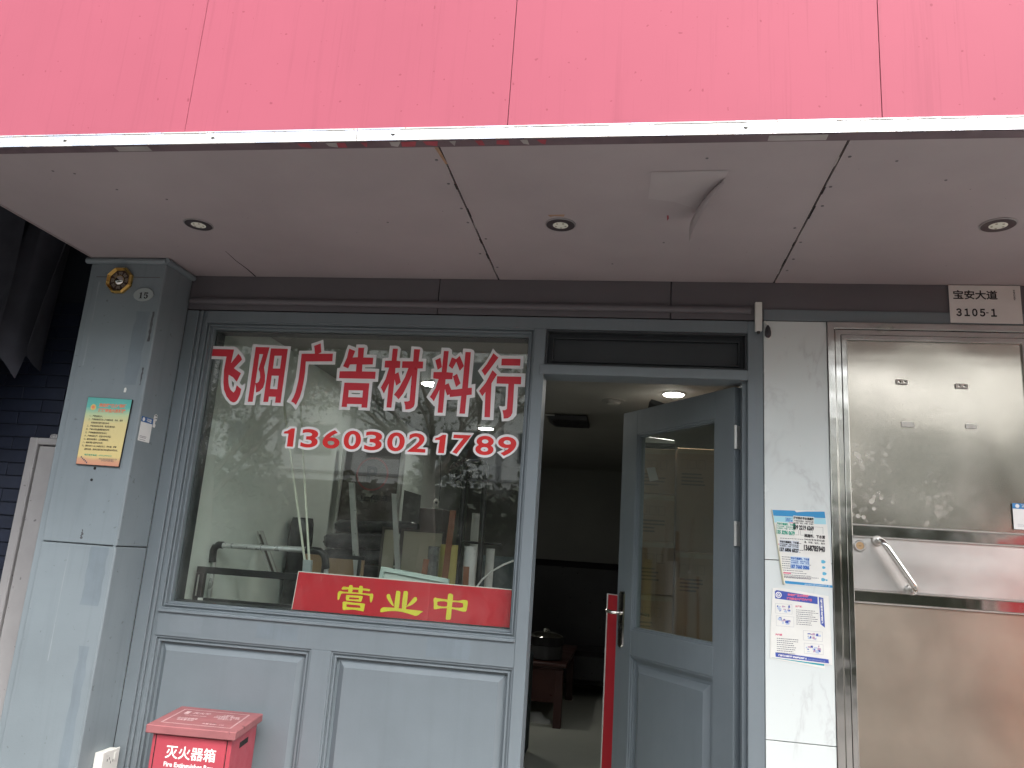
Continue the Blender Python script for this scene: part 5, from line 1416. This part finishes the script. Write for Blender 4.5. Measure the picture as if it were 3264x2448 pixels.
MB().tube([(-1.52, .605, 1.325), (-1.515, .605, 0)], .016, 10).build('shaft', M_black, tb, smooth=True)
MB().box(-1.345, -1.33, .597, .612, 0, 1.325).build('brace', M_black, tb, .002)
fr1 = thing('framed_board', 'large cream board in a dark frame standing inside the window', 'board', (-1.2, 1.3, 0))
MB().box(-1.325, -1.085, 1.30, 1.32, 0, 1.50).build('board', M_cream, fr1, .001)
m = MB(); m.box(-1.340, -1.325, 1.29, 1.325, 0, 1.512); m.box(-1.085, -1.072, 1.29, 1.325, 0, 1.512); m.box(-1.325, -1.085, 1.29, 1.325, 1.50, 1.512)
m.build('frame', M_dkboard, fr1)
fr2 = thing('framed_board', 'narrow cream board in a thin frame left of the large cream board', 'board', (-1.38, 1.2, 0))
MB().box(-1.415, -1.345, 1.20, 1.215, 0, 1.50).build('board', M_cream, fr2, .001)
m = MB(); m.box(-1.427, -1.415, 1.19, 1.22, 0, 1.515); m.box(-1.415, -1.345, 1.19, 1.22, 1.50, 1.515); m.build('frame', M_dkboard, fr2)
bxx = thing('dark_carton', 'dark carton standing on the shelf behind the cream board', 'box', (-1.25, 1.6, 1.0))
MB().box(-1.326, -1.170, 1.60, 1.80, 1.40, 1.660).build('carton', M_dkboard, bxx, .003)
MB().box(-1.326, -1.170, 1.62, 1.80, .0, 1.398).build('pedestal', M_black, bxx)
gpn = thing('grey_panel', 'grey panel leaning against the no parking board', 'panel', (-1.5, 1.9, 0))
MB().hexa([(-1.52, 1.90, 0), (-1.40, 1.90, 0), (-1.40, 1.92, 0), (-1.52, 1.92, 0)], [(-1.53, 1.90, 1.79), (-1.412, 1.90, 1.762), (-1.412, 1.92, 1.762), (-1.53, 1.92, 1.79)]).build('panel', paint('grey_panel_paint', (.11, .11, .11), .5, .3, 6), gpn)
leaning('wooden_strip', 'long reddish wooden strip leaning inside the window', 'strip', M_woodst, (-.922, 1.613), (-.936, 1.26), .032, .80, .012)
leaning('wooden_strip', 'short dark red round ended strip at the foot of the cream board', 'strip', M_woodst, (-1.018, 1.352), (-1.022, 1.28), .028, .70, .012)
leaning('wooden_strip', 'short reddish strip in front of the thick white tube', 'strip', M_woodst, (-.805, 1.330), (-.803, 1.25), .030, .70, .010)
ys = thing('yellow_sheet', 'pale yellow sheet rolled loosely behind the wooden strip', 'sheet', (-.97, 1.0, 0))
m = MB(); vs = []
for j in (0, 1):
    for i in range(13):
        a = math.pi * i / 12
        vs.append((-.975 - .05 * math.cos(a), 1.02 - .03 * math.sin(a), (0, 1.435)[j]))
m.add(vs, [(i, i + 1, i + 14, i + 13) for i in range(12)]); m.build('sheet', M_yellowp, ys, smooth=True)
tag(MB().tube([(-1.045, .95, 0), (-1.045, .95, 1.42)], .030, 14).build('bagged_roll', paint('clear_bag', (.20, .21, .21), .25, .3, 12, .4, 20), None, smooth=True), 'clear plastic bagged roll left of the pale yellow sheet', 'roll')
us = thing('clothes_rack', 'black U shaped rack frame standing near the right of the window', 'rack', (-.87, 1.1, 0))
pth = [(-.935, 1.10, 0), (-.940, 1.10, 1.86)] + [(-.905 + .035 * math.cos(math.pi - k * math.pi / 10) , 1.10, 1.872 + .04 * math.sin(k * math.pi / 10)) for k in range(6)] + [(-.85, 1.10, 1.914), (-.83, 1.10, 1.908), (-.818, 1.10, 1.885), (-.800, 1.10, 0)]
MB().tube(pth, .0165, 10).build('tube', M_black, us, smooth=True)
MB().tube([(-.95, 1.12, 1.458), (-.70, 1.12, 1.455)], .007, 8).build('crossbar', M_black, us, smooth=True)
def paper_tube(label, x, y, z, r):
    t = thing('paper_tube', label, 'tube', (x, y, 0), 'white paper tubes')
    MB().lathe([(r, 0), (r, z), (r * .8, z), (r * .8, z - .05)], (x, y, 0), 'Z', 20).build('tube', M_tubew, t, smooth=True)
paper_tube('white tube behind the rack frame, the tallest of the white tubes', -.924, 1.5, 1.640, .034)
paper_tube('thick white tube standing nearest the glass with a strip in front', -.809, .80, 1.432, .033)
paper_tube('slim white tube at the right next to the dark armchair', -.773, 1.2, 1.431, .024)
pfm = thing('picture_frame', 'pale green picture frame lying tilted behind the red sign', 'frame', (-.93, .2, 1.25))
def seg(m, a, b, w, y0, y1):
    a, b = Vector(a), Vector(b); d = (b - a).normalized(); n_ = Vector((-d.y, d.x)) * w
    q = [a, b, b - n_ + d * -w, a - n_ + d * w]
    m.hexa([(q[3].x, y0, q[3].y), (q[2].x, y0, q[2].y), (q[2].x, y1, q[2].y), (q[3].x, y1, q[3].y)], [(q[0].x, y0 + .004, q[0].y), (q[1].x, y0 + .004, q[1].y), (q[1].x, y1, q[1].y), (q[0].x, y1, q[0].y)])
m = MB()
C4 = [(-1.090, 1.313), (-.772, 1.280), (-.795, 1.055), (-1.113, 1.088)]
seg(m, C4[0], C4[1], .020, .185, .205); seg(m, C4[1], C4[2], .020, .185, .205); seg(m, C4[2], C4[3], .020, .185, .205); seg(m, C4[3], C4[0], .020, .185, .205)
m.build('moulding', paint('pale_green_frame', (.45, .54, .50), .4, .04), pfm, .002)
MB().prism([(-1.085, 1.300), (-.785, 1.269), (-.800, 1.06), (-1.105, 1.09)], .198, .203).build('picture', paint('pale_green_print', (.58, .64, .60), .5, .04), pfm)
wc = thing('webcam', 'small white dome camera hung on its cable at the back', 'camera', (-1.22, 1.6, 1.7))
MB().lathe([(.004, 1.672), (.016, 1.675), (.018, 1.69), (.018, 1.705), (.012, 1.718), (.003, 1.722)], (-1.217, 1.59, 0), 'Z', 16).build('shell', M_white, wc, smooth=True)
MB().lathe([(.009, 1.574), (.008, 1.571)], (-1.213, 0, 1.697), 'Y', 12).build('lens', M_black, wc)
MB().tube([(-1.20, 1.6, 1.69), (-1.202, 1.6, 1.80), (-1.215, 1.6, 1.95), (-1.21, 1.6, 2.5)], .0025, 6).build('cable', M_black, wc, smooth=True)
MB().box(-1.235, -1.20, 1.575, 1.60, 1.661, 1.672).build('foot', M_white, wc)
fn = thing('pedestal_fan', 'dark round pedestal fan at the back beside the rack frame', 'fan', (-1.14, 2.0, 0))
m = MB()
for r in (.03, .06, .085, .105):
    m.tube([(-1.14 + r * math.cos(k * math.pi / 12), 2.0, 1.937 + r * math.sin(k * math.pi / 12)) for k in range(25)], .0022, 5, False)
for k in range(24):
    a = k * math.pi / 12
    m.tube([(-1.14 + .02 * math.cos(a), 1.985, 1.937 + .02 * math.sin(a)), (-1.14 + .105 * math.cos(a), 2.0, 1.937 + .105 * math.sin(a))], .0015, 4, False)
m.build('guard', M_black, fn)
MB().lathe([(.012, 1.98), (.028, 1.99), (.032, 2.08), (.012, 2.10)], (-1.14, 0, 1.937), 'Y', 16).build('motor', M_black, fn, smooth=True)
for k in range(3):
    a = k * R(120)
    MB().add([(-1.14 + .02 * math.cos(a), 2.005, 1.937 + .02 * math.sin(a)), (-1.14 + .09 * math.cos(a - .3), 2.0, 1.937 + .09 * math.sin(a - .3)), (-1.14 + .095 * math.cos(a + .3), 2.02, 1.937 + .095 * math.sin(a + .3)), (-1.14 + .05 * math.cos(a + .5), 2.02, 1.937 + .05 * math.sin(a + .5))], [(0, 1, 2, 3)]).build('blade', M_black, fn)
m = MB().tube([(-1.14, 2.05, 1.88), (-1.14, 2.05, .05)], .013, 10); m.lathe([(.16, 0), (.15, .04), (.02, .06)], (-1.14, 2.05, 0), 'Z', 20)
m.build('stand', M_black, fn, smooth=True)
ar = thing('armchair', 'dark teal armchair low at the right of the window', 'chair', (-.75, 2.3, 0))
M_teal = paint('dark_teal_fabric', (.05, .075, .085), .7, .2, 6, .3, 60)
MB().box(-1.10, -.67, 2.20, 2.32, .40, 1.39).build('backrest', M_teal, ar, .04)
MB().box(-1.08, -.69, 2.32, 2.85, .30, .52).build('seat', M_teal, ar, .03)
for x in (-1.10, -.76):
    MB().box(x, x + .09, 2.32, 2.85, .0, .72).build('arm', M_teal, ar, .03)
cbw = thing('white_cable', 'white cable arching over the dark armchair behind the window', 'cable', (-.6, .6, 1.2))
MB().tube([(-.735, .60, 1.22), (-.70, .60, 1.275), (-.655, .60, 1.318), (-.60, .60, 1.353), (-.55, .60, 1.376), (-.488, .60, 1.383)], .0045, 8).build('cord', M_tubew, cbw, smooth=True)

# seen through the doorway
so_ = thing('black_sofa', 'high backed black leather sofa deep in the room', 'sofa', (-.6, 5.5, 0))
MB().box(-1.6, .25, 5.75, 6.05, .25, 1.385).build('backrest', M_leather, so_, .07)
MB().box(-1.55, .20, 5.15, 5.75, .15, .48).build('seat', M_leather, so_, .05)
for x in (-1.62, .12):
    MB().box(x, x + .16, 5.15, 5.75, .0, .66).build('arm', M_leather, so_, .05)
tt = thing('tea_table', 'dark redwood tea table inside the doorway', 'table', (-1.0, 4.4, 0))
MB().box(-1.70, -.475, 3.66, 5.20, .495, .525).build('top', M_redwood, tt, .006)
MB().box(-1.66, -.505, 3.70, 5.16, .470, .495).build('moulding', M_redwood, tt, .004)
MB().box(-1.64, -.56, 3.705, 3.73, .20, .47).build('apron', M_redwood, tt, .002)
for x in (-1.66, -.575):
    for y in (3.70, 5.09):
        MB().box(x, x + .07, y, y + .07, 0, .47).build('leg', M_redwood, tt, .004)
pt = thing('cooking_pot', 'black electric cooking pot with a glass lid on the tea table', 'pot', (-.68, 3.95, .525))
M_pot = flat('pot_grey', (.06, .06, .062), .35, .1)
MB().lathe([(.13, .527), (.150, .535), (.155, .60), (.152, .645)], (-.69, 3.92, 0), 'Z', 28).build('base', M_pot, pt, smooth=True)
MB().lathe([(.150, .645), (.160, .65), (.162, .715), (.166, .72)], (-.69, 3.92, 0), 'Z', 28).build('bowl', M_black, pt, smooth=True)
MB().lathe([(.163, .72), (.15, .735), (.10, .755), (.03, .765), (.025, .785), (.001, .79)], (-.69, 3.92, 0), 'Z', 28).build('lid', M_chrome, pt, smooth=True)
sl = thing('slipper', 'pale slipper lying on the floor under the tea table', 'slipper', (-.75, 3.9, 0))
m = MB(); vs = []
for i in range(9):
    u = i / 8
    w = .045 * math.sin(math.pi * min(.97, u * .85 + .1)) + .006; h = .085 * math.sin(math.pi * (.15 + .7 * (1 - u))) * (1 if u < .75 else .6)
    for k in range(9):
        a = math.pi * k / 8
        vs.append((-.83 + .22 * u, 3.93 - w * math.cos(a) - .05 * u, .004 + h * math.sin(a)))
m.add(vs, [(i * 9 + k, i * 9 + k + 1, (i + 1) * 9 + k + 1, (i + 1) * 9 + k) for i in range(8) for k in range(8)])
m.build('upper', M_tubew, sl, smooth=True)
MB().box(-.83, -.60, 3.84, 3.96, .0, .006).build('sole', M_tubew, sl, .002)

# cartons seen through the door glass
def carton(x0, x1, y0, y1, z0, z1, label, seed):
    rnd = random.Random(seed)
    t = thing('carton', label, 'box', ((x0 + x1) / 2, y0, z0), 'cartons stacked behind the door')
    MB().box(x0, x1, y0, y1, z0, z1).build('body', M_card, t, .004)
    xm = (x0 + x1) / 2
    MB().box(x0 + .002, x1 - .002, y0 - .0012, y0 - .0004, z1 - .035, z1 - .006).build('tape', paint('parcel_tape', (.36, .28, .17), .3, .1, 8, 0) if 'parcel_tape' not in bpy.data.materials else bpy.data.materials['parcel_tape'], t)
    m = MB()
    for k in range(3):
        xx = x0 + .025 + k * .055
        m.ring(xx, xx + .042, z1 - .13, z1 - .075, .002, y0 - .0011, y0 - .0005)
    for k in range(4):
        m.box(x0 + .03, x0 + .03 + rnd.uniform(.08, .15), y0 - .0011, y0 - .0005, z1 - .17 - k * .022, z1 - .16 - k * .022)
    m.build('stencil_print', flat('carton_ink', (.14, .095, .06), .7) if 'carton_ink' not in bpy.data.materials else bpy.data.materials['carton_ink'], t)
    return t
carton(.055, .283, 1.70, 2.0, 1.842, 2.128, 'carton right under the white air conditioner, topmost of the left stack', 1)
carton(.050, .285, 1.70, 2.0, 1.548, 1.838, 'carton second from the top in the left stack behind the door', 2)
carton(.045, .285, 1.69, 2.0, 1.23, 1.545, 'carton third from the top in the left stack behind the door', 3)
carton(.040, .285, 1.70, 2.0, .90, 1.225, 'carton behind the lower edge of the door glass', 4)
carton(.295, .80, 1.72, 2.1, 1.50, 2.143, 'large carton at the right behind the door glass, upper one', 5)
carton(.295, .80, 1.70, 2.1, .80, 1.495, 'large carton at the right behind the door glass, lower one', 6)
tag(MB().box(.04, .81, 1.68, 2.12, 0, .795).build('storage_rack', M_black, None, .004), 'black rack carrying the cartons behind the shop door', 'rack')
cp = thing('paper_note', 'white paper note stuck askew on the topmost left carton', 'note', (.14, 1.69, 1.96))
MB().prism([(.104, 1.999), (.157, 2.009), (.181, 1.928), (.128, 1.916)], 1.692, 1.6935).build('sheet', M_tubew, cp)
ac = thing('air_conditioner', 'white air conditioner end showing above the cartons', 'air conditioner', (.17, 1.7, 2.17))
MB().prism([(.064, 2.165), (.064, 2.210), (.085, 2.208), (.10, 2.203), (.277, 2.187), (.280, 2.165)], 1.70, 1.95).build('case', M_white, ac, .003)
MB().box(.062, .282, 1.705, 1.95, 2.138, 2.1645).build('grille', M_black, ac)

# on the room ceiling
M_lit = emit('lit_diffuser', (1.0, .97, .90), 22.0)
def room_light(x, y, label):
    t = thing('ceiling_light', label, 'light', (x, y, 2.5), 'lit round ceiling lights')
    MB().lathe([(.075, 2.5), (.073, 2.492), (.066, 2.490)], (x, y, 0), 'Z', 28).build('trim_ring', M_white, t)
    MB().lathe([(.066, 2.4905), (.062, 2.487), (.001, 2.486)], (x, y, 0), 'Z', 28).build('diffuser', M_lit, t, smooth=True)
room_light(.266, 1.735, 'lit round ceiling light above the open shop door')
room_light(-1.343, 1.665, 'lit round ceiling light behind the lettering of the shop name')
room_light(-1.284, 3.414, 'lit round ceiling light behind the window above the last digits')
sm = thing('smoke_detector', 'unlit round fitting on the room ceiling left of the lit light', 'detector', (-.128, 2.024, 2.5))
MB().lathe([(.082, 2.5), (.080, 2.494), (.052, 2.490)], (-.128, 2.024, 0), 'Z', 28).build('flange', M_roomceil, sm)
MB().lathe([(.050, 2.490), (.046, 2.474), (.020, 2.468), (.001, 2.467)], (-.128, 2.024, 0), 'Z', 24).build('body', M_roomceil, sm, smooth=True)
un = thing('projector', 'flat black unit hung under the room ceiling inside the doorway', 'projector', (-.5, 2.6, 2.45))
MB().hexa([(-.615, 2.60, 2.452), (-.335, 2.60, 2.452), (-.335, 2.95, 2.452), (-.615, 2.95, 2.452)], [(-.668, 2.58, 2.49), (-.335, 2.58, 2.49), (-.335, 2.95, 2.49), (-.668, 2.95, 2.49)]).build('case', M_black, un, .006)
MB().box(-.55, -.45, 2.70, 2.80, 2.49, 2.50).build('mount', M_black, un)
MB().box(-.664, -.59, 2.571, 2.58, 2.478, 2.488).build('vent', M_alu, un)
# things drop out of the projector label check: all parts are children
